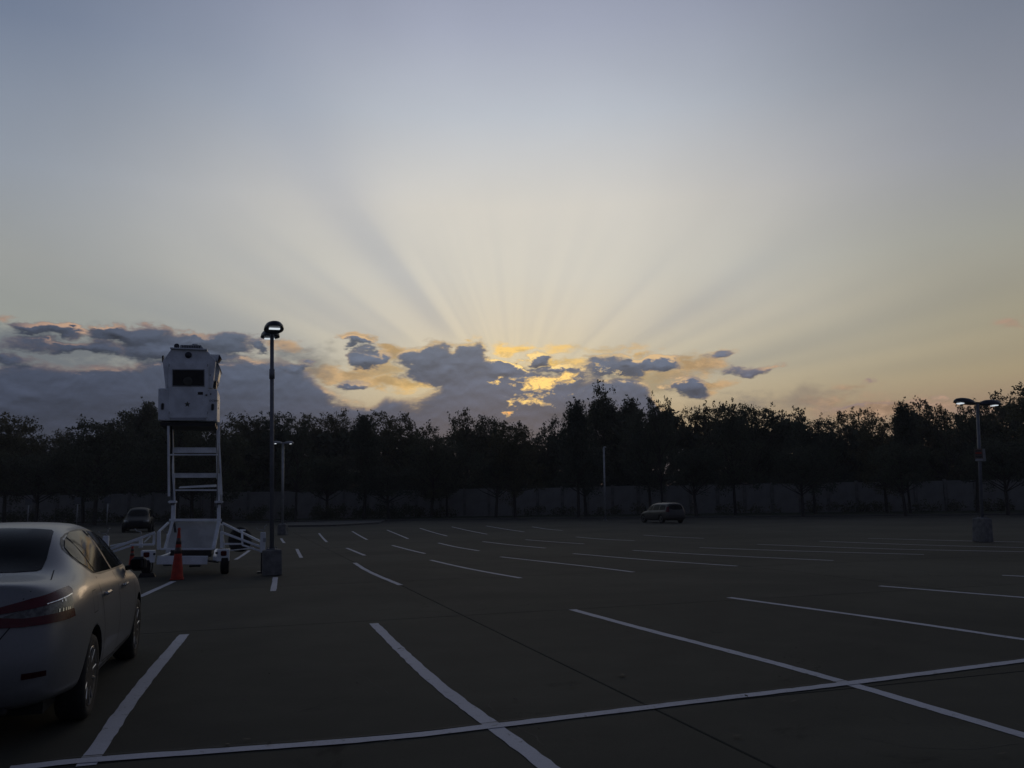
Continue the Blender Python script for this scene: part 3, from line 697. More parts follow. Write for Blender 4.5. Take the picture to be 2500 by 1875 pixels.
def sedan(name, paint, fine=True):
    root = empty(name); me, bvh = body_mesh(SEDAN, paint, 3 if fine else 2)
    link('body', me, None, root)
    for wx in SEDAN['wheels']:
        for sd in (1, -1): wheel(root, wx, sd*.765, SEDAN['wr'], SEDAN['ww'], sd, fine)
    # glass
    rw = [(-.53,1.165),(-.455,1.415),(-.40,1.445),(0,1.462),(.40,1.445),(.455,1.415),(.53,1.165),(.48,1.148),(0,1.156),(-.48,1.148)]
    patch('rear_window', chaikin(rw,1), REAR, bvh, .004, glass_car, root, .05)
    ws = [(-.66,1.13),(-.55,1.40),(0,1.44),(.55,1.40),(.66,1.13),(0,1.15)]
    patch('windscreen', chaikin(ws,1), FRONT, bvh, .004, glass_car, root, .08)
    dlo = [(1.36,1.055),(1.14,1.165),(1.10,1.235),(1.16,1.31),(1.40,1.395),(1.80,1.43),(2.2,1.43),(2.55,1.405),(2.85,1.34),(3.20,1.18),(3.42,1.045),(3.40,1.01),(2.4,1.035)]
    for sd, fr in ((-1, SIDE_R), (1, SIDE_L)):
        if not fine and sd == 1: pass
        patch('window_trim', chaikin(dlo,1), fr, bvh, .003, black_plastic, root, .10)
        q = [(1.36,1.075),(1.165,1.175),(1.135,1.24),(1.19,1.30),(1.37,1.365),(1.385,1.36),(1.385,1.08)]
        rd = [(1.42,1.075),(1.42,1.375),(1.60,1.408),(1.9,1.415),(2.12,1.41),(2.20,1.05)]
        fd = [(2.30,1.05),(2.22,1.408),(2.5,1.39),(2.82,1.325),(3.15,1.175),(3.36,1.05),(3.34,1.035)]
        patch('side_window', q, fr, bvh, .007, glass_car, root, .10)
        patch('side_window', rd, fr, bvh, .007, glass_car, root, .10)
        patch('side_window', fd, fr, bvh, .007, glass_car, root, .10)
        if fine:
            # doors' shut lines
            ribbon('door_gap', [(1.36,1.05),(1.30,.98),(1.36,.80),(1.42,.62),(1.46,.34),(2.2,.31)], .010, fr, bvh, .0015, seam_mat, root)
            ribbon('door_gap', [(2.25,1.03),(2.26,.6),(2.2,.32),(3.2,.31),(3.32,.6),(3.36,1.0)], .010, fr, bvh, .0015, seam_mat, root)
            ribbon('fuel_flap', [(.93,.80),(1.09,.80),(1.11,.90),(1.09,.965),(.95,.965),(.93,.88),(.93,.80)], .005, fr, bvh, .0015, seam_mat, root)
            ribbon('roof_gap', [(1.30,sd*.60),(1.5,sd*.59),(2.0,sd*.575),(2.6,sd*.575),(2.9,sd*.60)], .012, TOP, bvh, .0015, seam_mat, root)
            for hx, hz in ((1.47,.905),(2.50,.885)):
                y0 = bvh.ray_cast(Vector((hx, sd*2, hz)), Vector((0,-sd,0)), 5)[0].y
                h = MB(); h.box((0,0,0), (.20,.026,.032), bev=.010); h.tube((-.085,-sd*.02,0), (-.085,sd*.0,0), .012); h.tube((.085,-sd*.02,0), (.085,0,0), .012)
                ho = h.build('door_handle', chrome, root); ho.location = (hx, y0+sd*.032, hz)
            # skirt strip
            ribbon('sill_strip', [(1.42,.295),(3.25,.275)], .03, fr, bvh, .006, paint, root)
        # mirror
        m_ = MB(); m_.box((0,0,0), (.09,.155,.145), bev=.035)
        mo = m_.build('door_mirror', black_plastic if fine else paint, root); mo.location = (3.02, sd*.925, 1.045)
        g_ = MB(); g_.box((0,0,0), (.008,.115,.10), bev=.003); go = g_.build('mirror_glass', dark_glass, mo); go.location = (-.047,0,0); go.rotation_euler = (0,0,-sd*.22)
        a_ = MB(); a_.bar((3.08,sd*.80,1.0), (3.05,sd*.93,1.03), .07, .05, .01); a_.build('mirror_arm', black_plastic, root)
        # lamps: a red upper arm and a red lower arm with a clear middle, wrapping round the corner
        cf = corner(sd)
        up = [cpt(.07,sd*.30,.90,sd), cpt(.07,sd*.30,.935,sd), cpt(.10,sd*.62,1.00,sd), cpt(.24,sd*.80,1.035,sd), cpt(.36,sd*.85,1.045,sd), cpt(.39,sd*.86,1.025,sd), cpt(.36,sd*.86,.99,sd), cpt(.24,sd*.81,.97,sd), cpt(.10,sd*.62,.935,sd)]
        lo2 = [cpt(.05,sd*.30,.825,sd), cpt(.05,sd*.30,.90,sd), cpt(.09,sd*.55,.875,sd), cpt(.22,sd*.82,.895,sd), cpt(.32,sd*.86,.90,sd), cpt(.335,sd*.86,.845,sd), cpt(.22,sd*.82,.835,sd), cpt(.09,sd*.55,.82,sd)]
        mid_ = [cpt(.06,sd*.40,.885,sd), cpt(.09,sd*.62,.945,sd), cpt(.24,sd*.81,.98,sd), cpt(.36,sd*.86,1.0,sd), cpt(.33,sd*.86,.89,sd), cpt(.22,sd*.81,.88,sd), cpt(.09,sd*.6,.86,sd)]
        tl = patch('tail_lamp', mid_, cf, bvh, .006, clear_lens, root, .05)
        patch('red_lens', up, cf, bvh, .014, red_lens, tl, .05); patch('red_lens', lo2, cf, bvh, .014, red_lens, tl, .05)
        if fine:
            for q0, q1 in (((.24,.80,.975),(.36,.85,.995)),((.14,.70,.955),(.27,.81,.98))):
                ribbon('lens_strip', [cpt(q0[0],sd*q0[1],q0[2],sd), cpt(q1[0],sd*q1[1],q1[2],sd)], .006, cf, bvh, .016, chrome, tl)
            for qx in (.16,.21,.25,.285,.31):
                ribbon('lens_strip', [cpt(qx,sd*.8,.893,sd), cpt(qx+.01,sd*.8,.915,sd)], .006, cf, bvh, .012, chrome, tl)
            for qx in (.22,.27):
                ribbon('lens_strip', [cpt(qx,sd*.8,.955,sd), cpt(qx+.01,sd*.8,.98,sd)], .006, cf, bvh, .012, chrome, tl)
            hl = [(sd*.45,.62),(sd*.50,.74),(sd*.74,.80),(sd*.76,.70)]
        else: hl = [(sd*.35,.60),(sd*.40,.72),(sd*.70,.78),(sd*.72,.66)]
        patch('headlight', hl, FRONT, bvh, .006, clear_lens, root, .06)
        # reflector in the rear bumper
        patch('reflector', [(sd*.585,.48),(sd*.585,.52),(sd*.72,.525),(sd*.72,.49)][::-1 if sd < 0 else 1], REAR, bvh, .006, dark_red, root, .06)
    if fine:
        # boot lid shut lines
        for sd in (-1, 1):
            ribbon('boot_gap', [(sd*.60,1.15),(sd*.64,1.10),(sd*.585,1.05),(sd*.55,1.00)], .007, REAR, bvh, .0015, seam_mat, root)
            ribbon('boot_gap', [(sd*.50,.83),(sd*.38,.66),(0,.64)], .008, REAR, bvh, .0015, seam_mat, root)
        patch('number_plate', [(-.15,.72),(.15,.72),(.15,.86),(-.15,.86)], REAR, bvh, .012, plate_mat, root, .1)
        lip = MB(); lip.box((.14,0,.27), (.10,1.0,.06), bev=.02); lip.build('bumper_skirt', black_plastic, root)
    u_ = MB(); u_.box((2.3,0,.25), (4.0,1.35,.10)); u_.box((1.0,0,.33), (.12,1.3,.12)); u_.box((3.68,0,.33), (.12,1.3,.12)); u_.build('underbody', well_mat, root)
    return root
def minivan(name, paint):
    root = empty(name); me, bvh = body_mesh(VAN, paint, 2)
    link('body', me, None, root)
    for wx in VAN['wheels']:
        for sd in (1, -1): wheel(root, wx, sd*.84, VAN['wr'], VAN['ww'], sd, False)
    patch('rear_window', chaikin([(-.68,1.13),(-.58,1.50),(0,1.56),(.58,1.50),(.68,1.13)],1), REAR, bvh, .006, glass_car, root, .08)
    patch('windscreen', chaikin([(-.74,1.12),(-.60,1.52),(0,1.56),(.60,1.52),(.74,1.12)],1), FRONT, bvh, .006, glass_car, root, .1)
    for sd, fr in ((-1, SIDE_R), (1, SIDE_L)):
        patch('side_window', [(.50,1.12),(.55,1.50),(1.35,1.55),(1.35,1.10)], fr, bvh, .006, glass_car, root, .12)
        patch('side_window', [(1.43,1.10),(1.43,1.56),(2.35,1.56),(2.40,1.08)], fr, bvh, .006, glass_car, root, .12)
        patch('side_window', [(2.48,1.08),(2.45,1.55),(2.9,1.47),(3.5,1.16),(3.55,1.06)], fr, bvh, .006, glass_car, root, .12)
        cf = corner(sd)
        patch('tail_lamp', [cpt(.08,sd*.70,.95,sd), cpt(.12,sd*.72,1.40,sd), cpt(.30,sd*.80,1.40,sd), cpt(.32,sd*.90,.95,sd)], cf, bvh, .008, red_lens, root, .08)
        patch('headlight', [(sd*.45,.70),(sd*.5,.82),(sd*.78,.86),(sd*.80,.72)], FRONT, bvh, .008, clear_lens, root, .08)
        m_ = MB(); m_.box((0,0,0), (.14,.22,.19), bev=.04); mo = m_.build('door_mirror', black_plastic, root); mo.location = (3.25, sd*1.08, 1.10)
    ribbon('bumper_trim', [(-.75,.62),(.75,.62)], .05, REAR, bvh, .01, black_plastic, root)
    u_ = MB(); u_.box((2.4,0,.28), (4.2,1.5,.10)); u_.build('underbody', well_mat, root)
    return root
def place(o, p, heading, k=1.0):    # heading: degrees right of straight ahead; p = ground point of the thing's rear centre
    o.location = (p[0], p[1], 0); o.rotation_euler = (0,0,R(90-heading)); o.scale = (k,k,k)

car = sedan('parked_sedan', paint_silver)
tag(car, 'silver four-door sedan seen from behind, cut off by the left edge', 'car')
# right wheels stand on these two spots
w_r = gp(222, 1748); w_f = gp(330, 1608)
hd = math.degrees(math.atan2((w_f-w_r).x, (w_f-w_r).y))
hv = Vector((math.sin(R(hd)), math.cos(R(hd)), 0)); rv = Vector((hv.y, -hv.x, 0))
mid_w = (w_r+w_f)/2
place(car, mid_w - hv*((.98+3.68)/2) - rv*.87, hd)

van = minivan('parked_minivan', paint_grey)
tag(van, 'lone grey minivan parked far off near the wall with its rear to the right', 'car')
vp = gp(1632, 1277); place(van, vp + Vector((0.6,-.6,0)), -20); van.scale = (.95,.95,.90)
suv = minivan('parked_suv', paint_dark)
tag(suv, 'dark sport utility vehicle parked left of the white tower trailer', 'car')
sp_ = gp(300, 1300); place(suv, sp_ + Vector((-.6,4.2,0)), 160)
first = sedan('parked_car', paint_dark, False)
g = 'dark cars parked in the far left corner'
tag(first, 'small dark car at the far left edge of the lot, leftmost of three', 'car', g)
pp = gp(38, 1275); place(first, pp, -25)
c2 = copy_tree(first); tag(c2, 'tall dark car with a pale roof edge, middle of the three behind the silver sedan', 'car', g); pp = gp(82, 1275); place(c2, pp, -20, 1.12)
c3 = copy_tree(first); tag(c3, 'dark car with pale rear edge, rightmost of three behind the silver sedan', 'car', g); pp = gp(128, 1276); place(c3, pp, -22)
# ------------------------------------------------------------------ lookout tower on a trailer
T0 = gp(452, 1405); T_H = 17.0
tu = Vector((-math.sin(R(T_H)), math.cos(R(T_H)), 0)); tvx = Vector((tu.y, -tu.x, 0))
def tl(px, py, dep=0.0):            # traced point on the upright plane `dep` metres behind the rear axle, in the trailer's own axes
    d = ray(px, py); o = Vector((0,0,CAM_H)); t = ((T0 + tu*dep) - o).dot(tu)/d.dot(tu); p = o + d*t
    return Vector(((p-T0).dot(tvx), dep, p.z))
tower = empty('lookout_tower', (T0.x, T0.y, 0), R(T_H))
tag(tower, 'white mobile lookout tower on a trailer with its boxy cabin raised over a scissor frame', 'lookout tower')
# cabin: rear (towards camera) face outline at depth 0.35, goes 1.55 m back
CZ = 0.35; CD = 1.35
def cz(px, py, d=CZ): return tl(px, py, d)
out_ = [cz(418,852), cz(504,854), cz(527,880), cz(519,948), cz(404,948), cz(397,882)]
mb = MB(); mb.prism(out_, (0, CD, 0)); cabin = mb.build('cabin', white_paint, tower)
bmesh_bev = cabin.modifiers.new('bevel', 'BEVEL'); bmesh_bev.width = 0.015; bmesh_bev.segments = 1
mb = MB(); lo_ = [cz(387,948), cz(531,951), cz(530,1029), cz(386,1027)]; mb.prism([p+Vector((0,-.04,0)) for p in lo_], (0, CD+.08, 0))
skirt = mb.build('cabin_lower_box', white_paint, tower); md = skirt.modifiers.new('bevel','BEVEL'); md.width = 0.02
# dark floor pan
a = cz(392,1030); b_ = cz(526,1030); mb = MB(); mb.box(((a.x+b_.x)/2, CZ+CD/2, a.z-.045), (b_.x-a.x, CD, .09)); mb.build('floor_pan', black_plastic, tower)
# roof cap overhang
r0, r1 = cz(416,851), cz(506,853)
mb = MB(); mb.box(((r0.x+r1.x)/2, CZ+CD/2-.02, r0.z+.004), (r1.x-r0.x, CD+.12, .03)); mb.build('roof_cap', white_paint, tower)
def plate(name, pts, m, parent, d0, th=0.02, bev=0.0):
    mb = MB(); P_ = [cz(x, y, d0) for x, y in pts]; mb.prism(P_, (0, -th, 0)); o = mb.build(name, m, parent)
    if bev: md_ = o.modifiers.new('bevel','BEVEL'); md_.width = bev
    return o
yF = CZ - .002
# door panel below the roof edge
door = plate('door', [(411,886),(509,886),(509,1020),(411,1020)], white_paint, tower, CZ-.04-.001, .022, .006)
wf = plate('window_frame', [(420,901),(500,901.5),(500,944),(420,943.5)], grey_paint, tower, CZ-.064, .014, .004)
win = plate('window', [(422,903),(498,903.5),(498,942),(422,941.5)], dark_glass, tower, CZ-.0785, .006)
# flat grey ring over the window pane
c = cz(458.5, 931, CZ-.085); mb = MB(); mb.lathe([(.055,0),(.105,-.004),(.11,0)], c, 'Y', 28); mb.build('window_ring', mat('dim_ring', (.06,.062,.05), .5), win)
c = cz(460, 867, CZ); mb = MB(); mb.lathe([(.0005,-.055),(.05,-.05),(.078,-.03),(.085,0.0)], c, 'Y', 28); mb.build('speaker_horn', head_paint, tower)
plate('dark_plate', [(483,957),(495.5,957),(495.5,963.5),(483,963.5)], black_plastic, door, CZ-.0635, .01)
c = cz(503.5, 964.5, CZ-.063); mb = MB(); mb.box(c, (.05,.04,.02), bev=.005); mb.box(c+Vector((.012,-.02,.0)), (.018,.03,.05), bev=.004); mb.build('latch', black_plastic, door)
c = cz(514.5, 962, CZ-.04); mb = MB(); mb.box(c, (.022,.03,.045), bev=.004); mb.build('keyhole_plate', black_plastic, skirt)
c = cz(513, 916, CZ); mb = MB(); mb.box(c, (.016,.02,.035), bev=.003); mb.build('hinge', black_plastic, cabin)
for px, py in ((397,992.5),(519,994)):      # oval grab recesses
    c = cz(px, py, CZ-.042); pts = []
    for i in range(20):
        t = 2*math.pi*i/20; pts.append(Vector((math.cos(t)*.036, 0, math.sin(t)*.036 + (.05 if math.sin(t) > 0 else -.05))))
    mb = MB(); mb.prism([c+p for p in pts], (0,-.010,0)); mb.build('grab_recess', black_plastic, tower)
    mb = MB(); ring = [c+p*1.0+Vector((0,-.011,0)) for p in pts]; mb.path(ring+[ring[0]], .006, 6); mb.build('recess_rim', grey_paint, tower)
# sheriff-like star badge on the door
c = cz(457.5, 987, CZ-.0635); pts = []
for i in range(10):
    t = math.pi/2 + math.pi*i/5; r_ = .075 if i % 2 == 0 else .034; pts.append(c+Vector((math.cos(t)*r_, 0, math.sin(t)*r_)))
mb = MB(); mb.prism(pts, (0,-.004,0)); badge = mb.build('star_badge', mat('gold_badge', (.13,.11,.06), .5, .3), door)
mb = MB(); mb.lathe([(.0005,-.008),(.030,-.008),(.032,-.004)], c, 'Y', 20); mb.build('badge_centre', mat('badge_dark', (.05,.07,.06), .5), badge)
# unit number
cu = bpy.data.curves.new('unit_number', 'FONT'); cu.body = 'DC044'; cu.size = .072; cu.extrude = .001; cu.space_character = 1.05
fo = bpy.data.objects.new('unit_number', cu); COL.objects.link(fo)
dg = bpy.context.evaluated_depsgraph_get(); tm = bpy.data.meshes.new_from_object(fo.evaluated_get(dg)); bpy.data.objects.remove(fo)
tm.materials.clear(); o = link('unit_number', tm, seam_mat, tower); c = cz(510.8, 980.5, CZ-.042); o.location = c; o.rotation_euler = (R(90),0,0)
# bottom fold-down lip
plate('door_lip', [(414,1020.5),(503,1020.5),(502,1026.5),(415,1026.5)], grey_paint, tower, CZ-.042, .03, .004)
# air conditioner on the roof with ten slots
q0, q1 = cz(438,853), cz(498,853); q2, q3 = cz(491,842.5), cz(440,841.5)
mb = MB(); mb.prism([q0,q1,q2,q3], (0,.75,0)); ac = mb.build('roof_air_conditioner', grey_paint, tower); md = ac.modifiers.new('bevel','BEVEL'); md.width = .012
for k in range(11):
    px = 445.5 + k*4.15; s0_, s1_ = cz(px,843.8,CZ-.001), cz(px,851.8,CZ-.001)
    mb = MB(); mb.box((s0_+s1_)/2, (.020,.006,(s0_.z-s1_.z))); mb.build('vent_slot', seam_mat, ac)
c = cz(476,842,CZ+.2); mb = MB(); mb.lathe([(.075,0),(.065,.02),(.001,.028)], c, 'Z', 20); mb.build('fan_cover', white_paint, ac)
# spotlight on the roof
c = cz(431.5,845,CZ-.02); sp = MB(); sp.lathe([(.001,.09),(.045,.085),(.062,.04),(.066,-.01),(.058,-.012)], c, 'Y', 24); so = sp.build('spotlight', head_paint, tower)
mb = MB(); mb.lathe([(.001,-.004),(.057,-.006)], c, 'Y', 24); mb.build('spotlight_glass', mirror_mat, so)
mb = MB(); mb.tube(c+Vector((.03,.02,-.05)), c+Vector((.045,.02,-.10)), .012); mb.build('spotlight_stem', white_paint, so)
# box lamps at both shoulders
for pts, nm in (([(395.2,869),(398.5,867),(399,884),(395.5,883)], 'shoulder_lamp'), ([(514,865),(537,866),(540,873.5),(533,883),(524,878)], 'shoulder_lamp')):
    mb = MB(); P_ = [cz(x, y, CZ+.25) for x, y in pts]; mb.prism(P_, (0,.22,0)); o = mb.build(nm, white_paint if len(pts) == 5 else black_plastic, tower)
mb = MB(); P_ = [cz(x, y, CZ+.22) for x, y in [(535,866.5),(540.5,873.5),(533,884),(531.5,880)]]; mb.prism(P_, (0,.28,0)); mb.build('lamp_visor', black_plastic, tower)
# awning flap over the right side window, and that window
mb = MB(); A_, B_ = cz(526.5,877,CZ+.35), cz(537.5,901,CZ+.35); dd = Vector((.0,.012,.012))
mb.prism([A_, B_, B_+Vector((.012,0,.012)), A_+Vector((.018,0,.012))], (0,1.0,0)); mb.build('side_awning', white_paint, tower)
mb = MB(); P_ = [cz(x, y, CZ+.42) for x, y in [(526,879),(536.5,902),(531,928),(524,949),(516,949),(520,880)]]; mb.prism(P_, (0,.80,0)); bay = mb.build('side_bay', white_paint, tower)
mb = MB(); P_ = [cz(x, y, CZ+.5) for x, y in [(534.6,909),(530.6,929),(528,937)]]; mb.prism([p+Vector((.004,0,0)) for p in P_]+[p+Vector((.014,0,0)) for p in P_[::-1]], (0,.6,0)); mb.build('side_window', dark_glass, bay)
mb = MB(); P_ = [cz(x, y, CZ+.1) for x, y in [(524,928),(529,931),(527,947),(519.5,944)]]; mb.prism(P_, (0,.35,0)); mb.build('side_locker', black_plastic, tower)
for py in (964, 984, 997):
    c = cz(532.5, py, CZ+.5); mb = MB(); mb.box(c, (.02,.05,.04), bev=.005); mb.build('side_catch', black_plastic, skirt)

# lifting frame: near ladder and far ladder
def beam(name, a, b, w, h=None, m=None, parent=None, bev=.006): mb = MB(); mb.bar(a, b, w, h, bev); return mb.build(name, m or white_paint, parent or tower)
n0, n1 = .40, 1.45
beam('near_upright', tl(411,1031,n0), tl(412.5,1212,n0), .055)
beam('near_upright', tl(534.5,1031,n0), tl(534.5,1082,n0), .055)
beam('near_upright', tl(535,1082,n0), tl(541,1208,n0), .045)
beam('far_upright', tl(420.5,1034,n1), tl(423,1170,n1), .05)
beam('far_upright', tl(529,1034,n1), tl(531,1170,n1), .05)
beam('lower_upright', tl(422.3,1156,.8), tl(422.6,1224,.8), .085, .07); beam('lower_upright', tl(533.8,1156,.8), tl(533.5,1224,.8), .085, .07)
beam('ram_sleeve', tl(425.5,1184,.78), tl(427,1222,.78), .03); beam('ram_sleeve', tl(541,1196,.5), tl(541.5,1224,.6), .03)
for px in (421.5, 534.5):
    c = tl(px, 1225.5, .7); mb = MB(); mb.box(c, (.17,.14,.07), bev=.012); mb.tube(c+Vector((-.11,-.02,.0)), c+Vector((.11,-.02,0)), .018); mb.build('pivot_collar', white_paint, tower)
    c = tl(px+.5, 1230, .68); mb = MB(); mb.box(c, (.10,.12,.03)); mb.build('pivot_pin', black_plastic, tower)
beam('lower_post', tl(424,1230,.7), tl(422.5,1276,.7), .10, .08); beam('lower_post', tl(534,1230,.7), tl(534.2,1276,.7), .085, .08)
for (xa, xb, y0, y1, dd_, nm) in ((424,530.5,1093.5,1106,.8,'rung'),(415,532.5,1108.5,1112,.5,'rung'),(426,532,1156,1166.5,.85,'rung'),(428,531,1195,1198.5,.8,'rung')):
    a, b_ = tl(xa,(y0+y1)/2,dd_), tl(xb,(y0+y1)/2,dd_); h = (y1-y0)*T0.y/F
    beam(nm, a, b_, .08, h)
    if y1-y0 > 8: beam('rung_lip', a+Vector((0,-.045,h/2)), b_+Vector((0,-.045,h/2)), .02, .02)
mb = MB(); P_ = [tl(436,1190.5,.9), tl(440,1187.5,.9), tl(528,1182.5,.9), tl(528,1188.5,.9), tl(437,1192,.9)]; mb.prism(P_, (0,.12,0)); mb.build('cross_shaft', white_paint, tower)
# splayed lower legs
beam('splay_leg', tl(421.5,1274,.65), tl(402,1341,.10), .055, .06); beam('splay_leg', tl(534.5,1274,.65), tl(521,1341,.10), .085, .06)
beam('splay_leg', tl(425,1274,.75), tl(412,1341,1.3), .05, .05); beam('splay_leg', tl(541,1280,.75), tl(546,1338,1.3), .06, .06)
# sloping front sheet and its head rail
mb = MB(); P_ = [tl(414,1275,.75), tl(531,1273,.75), tl(524,1338,1.05), tl(411,1338,1.05)]; mb.prism(P_, (0,.03,0)); mb.build('front_sheet', white_paint, tower)
beam('head_rail', tl(413,1270,.66), tl(541,1270,.66), .06, .07); beam('base_rail', tl(390,1340.5,.06), tl(521,1340.5,.06), .05, .045)
# chassis
beam('cross_member', tl(383,1367.5,0), tl(507,1367.5,0), .12, .20); beam('cross_member', tl(506,1369,0.02), tl(534,1372,0.02), .10, .05, black_plastic)
for px in (390, 524):
    a = tl(px, 1366, 0); beam('chassis_rail', Vector((a.x, .05, a.z)), Vector((a.x*.75, 4.2, a.z)), .09, .14)
beam('side_post', tl(388,1297,.05), tl(388,1342,.05), .085, .08); beam('side_post', tl(541,1297,.05), tl(541,1338,.05), .07, .08)
beam('drawbar', Vector((0,2.0,.52)), Vector((0,5.6,.50)), .11, .12)
mb = MB(); mb.box(tl(446,1348,1.3)+Vector((.2,.3,0)), (1.0,.5,.28), bev=.02); mb.build('battery_box', black_plastic, tower)
for px, py, w in ((362,1358.5,30),(545,1355,29)):
    a = tl(px, py, -.02); mb = MB(); mb.box(a, (w*T0.y/F, .28, .29), bev=.012); lb_ = mb.build('mudguard_box', white_paint, tower)
    c = tl(px-4.5 if px < 400 else px+1, py-4, -.165); mb = MB(); mb.box(c, (.135,.03,.12), bev=.02); mb.build('tail_lamp', red_lens, lb_)
    c = a + Vector((.11*(1 if px < 400 else -1)*1.35, -.16, .06)); mb = MB(); mb.tube(c, c+Vector((0,.03,0)), .03); mb.build('side_marker', head_paint, lb_)
c = tl(477, 1381, .4); mb = MB(); mb.box(c, (.28,.2,.05), bev=.015); mb.build('step_plate', black_plastic, tower)
# road wheels: the left one sits in a dark chock
for px, base in ((358.5,1407),(548.5,1402)):
    a = tl(px, base, .12); t = MB(); r_ = .30
    t.lathe([(r_*.55,-.08),(r_*.9,-.10),(r_,-.07),(r_,.07),(r_*.9,.10),(r_*.55,.08)], (0,0,0), 'X', 28)
    w_ = t.build('wheel', rubber, tower); w_.location = (a.x, .12, r_)
    t = MB(); t.lathe([(.001,-.05),(r_*.5,-.06),(r_*.55,-.08)], (0,0,0), 'X', 20); t.lathe([(.001,.05),(r_*.5,.06),(r_*.55,.08)], (0,0,0), 'X', 20); t.build('hub', white_paint, w_)
a = tl(358, 1407, -.12); mb = MB(); mb.prism([a+Vector((-.19,0,-a.z)), a+Vector((.19,0,-a.z)), a+Vector((.14,0,.10-a.z)), a+Vector((-.14,0,.10-a.z))], (0,.16,0)); mb.build('wheel_chock', black_plastic, tower)
# outriggers, left and right, each a braced arm with a crank jack
def jack(c, h, foot=.07, parent=None):
    mb = MB(); mb.box((c.x, c.y, c.z+h/2), (.13,.13,h), bev=.012); j = mb.build('jack_post', white_paint, tower)
    mb = MB(); mb.box((c.x, c.y, (c.z+.03)/2+.015), (.07,.07,c.z)); mb.box((c.x, c.y, .02), (.22,.22,.04)); mb.build('jack_foot', black_plastic, j)
    z = c.z+h; mb = MB(); mb.path([Vector((c.x, c.y, z)), Vector((c.x, c.y-.01, z+.05)), Vector((c.x-.12, c.y-.02, z+.05)), Vector((c.x-.17, c.y-.02, z+.11))], .012, 6)
    mb.path([Vector((c.x, c.y, z+.05)), Vector((c.x+.04, c.y, z+.10)), Vector((c.x+.03, c.y, z+.14)), Vector((c.x+.08, c.y, z+.18))], .010, 6); mb.build('crank_handle', galv, j)
    return j
o1 = -.05
beam('outrigger_arm', tl(540,1299,o1), tl(637,1335,o1), .06, .055); beam('outrigger_arm', tl(543,1277,.6), tl(638,1323,.1), .05, .05)
beam('outrigger_arm', tl(591,1330.5,o1), tl(641,1347,o1), .045, .045); beam('outrigger_arm', tl(541,1328,o1+.1), tl(592,1328,o1+.1), .045, .045)
beam('outrigger_brace', tl(591,1295,.2), tl(591.5,1330,o1), .05, .05); beam('outrigger_brace', tl(543,1346,.5), tl(620,1338,.2), .04, .03)
beam('outrigger_brace', tl(585,1294.5,.25), tl(600,1294.5,.25), .05, .04)
a = tl(641,1349,o1-.02); jack(Vector((a.x, a.y, a.z)), .50)
mb = MB(); c = tl(646,1318,o1-.08); mb.box(c, (.07,.03,.10)); mb.build('jack_gear', grey_paint, tower)
beam('outrigger_arm', tl(379,1300,o1), tl(266,1342,o1), .065, .06); beam('outrigger_arm', tl(323,1331,o1), tl(270,1349,o1), .05, .05)
beam('outrigger_arm', tl(318,1330.5,o1), tl(376,1329,o1), .05, .05); beam('outrigger_brace', tl(411,1276,.5), tl(388,1298,.05), .05, .05)
beam('outrigger_brace', tl(344,1311,.05), tl(344,1337,.05), .085, .08); beam('outrigger_brace', tl(376,1302,.05), tl(376,1330,.05), .06, .06)
beam('outrigger_brace', tl(352,1324,.3), tl(368,1309,.3), .03, .03); beam('outrigger_arm', tl(270,1333,1.6), tl(345,1318,.8), .04, .04)
c = tl(344,1308,.05); mb = MB(); mb.path([c, c+Vector((0,0,.10)), c+Vector((-.10,-.01,.11)), c+Vector((-.14,-.01,.17))], .013, 6); mb.build('crank_handle', galv, tower)
a = tl(257,1346,o1-.02); jack(Vector((a.x, a.y, a.z)), .36)
a = tl(410,1350,3.9); jack(Vector((a.x, 4.0, .35)), .55)
# hoses, bolts and a clipped cable
for k_, (xa, xb) in enumerate(((417,419),(419,422))):
    pts = [tl(xa, 1033, .55), tl(xa+1.5, 1090, .62), tl(xa-1, 1150, .55), tl(xb, 1205, .62), tl(xb+2, 1262, .72), tl(xb+8, 1300, .7)]
    mb = MB(); mb.path(pts, .013, 6); mb.build('hydraulic_hose', rubber, tower)
mb = MB(); mb.path([tl(528,1034,.5), tl(527,1060,.5), tl(531,1120,.55), tl(530,1180,.6), tl(532,1270,.7)], .009, 6); mb.build('power_cable', rubber, tower)
for px in (390, 405, 510, 527):
    for py in (953, 1024): c = cz(px, py, CZ-.041); mb = MB(); mb.lathe([(.0005,-.006),(.009,-.005),(.010,0)], c, 'Y', 8); mb.build('bolt', grey_paint, skirt)
for px, py in ((413,892),(413,1008),(507,892),(507,1008)): c = cz(px, py, CZ-.063); mb = MB(); mb.box(c, (.02,.014,.07), bev=.003); mb.build('hinge', grey_paint, door)
# spare wheel by the drawbar
t = MB(); t.lathe([(.18,-.09),(.30,-.11),(.335,-.08),(.335,.08),(.30,.11),(.18,.09)], (0,0,0), 'X', 28)
t.lathe([(.001,-.05),(.17,-.06),(.18,-.09)], (0,0,0), 'X', 20)
sw = t.build('spare_wheel', rubber, tower); a = tl(586,1317,2.3); sw.location = (a.x, 2.3, a.z); sw.rotation_euler = (0, R(6), R(52))

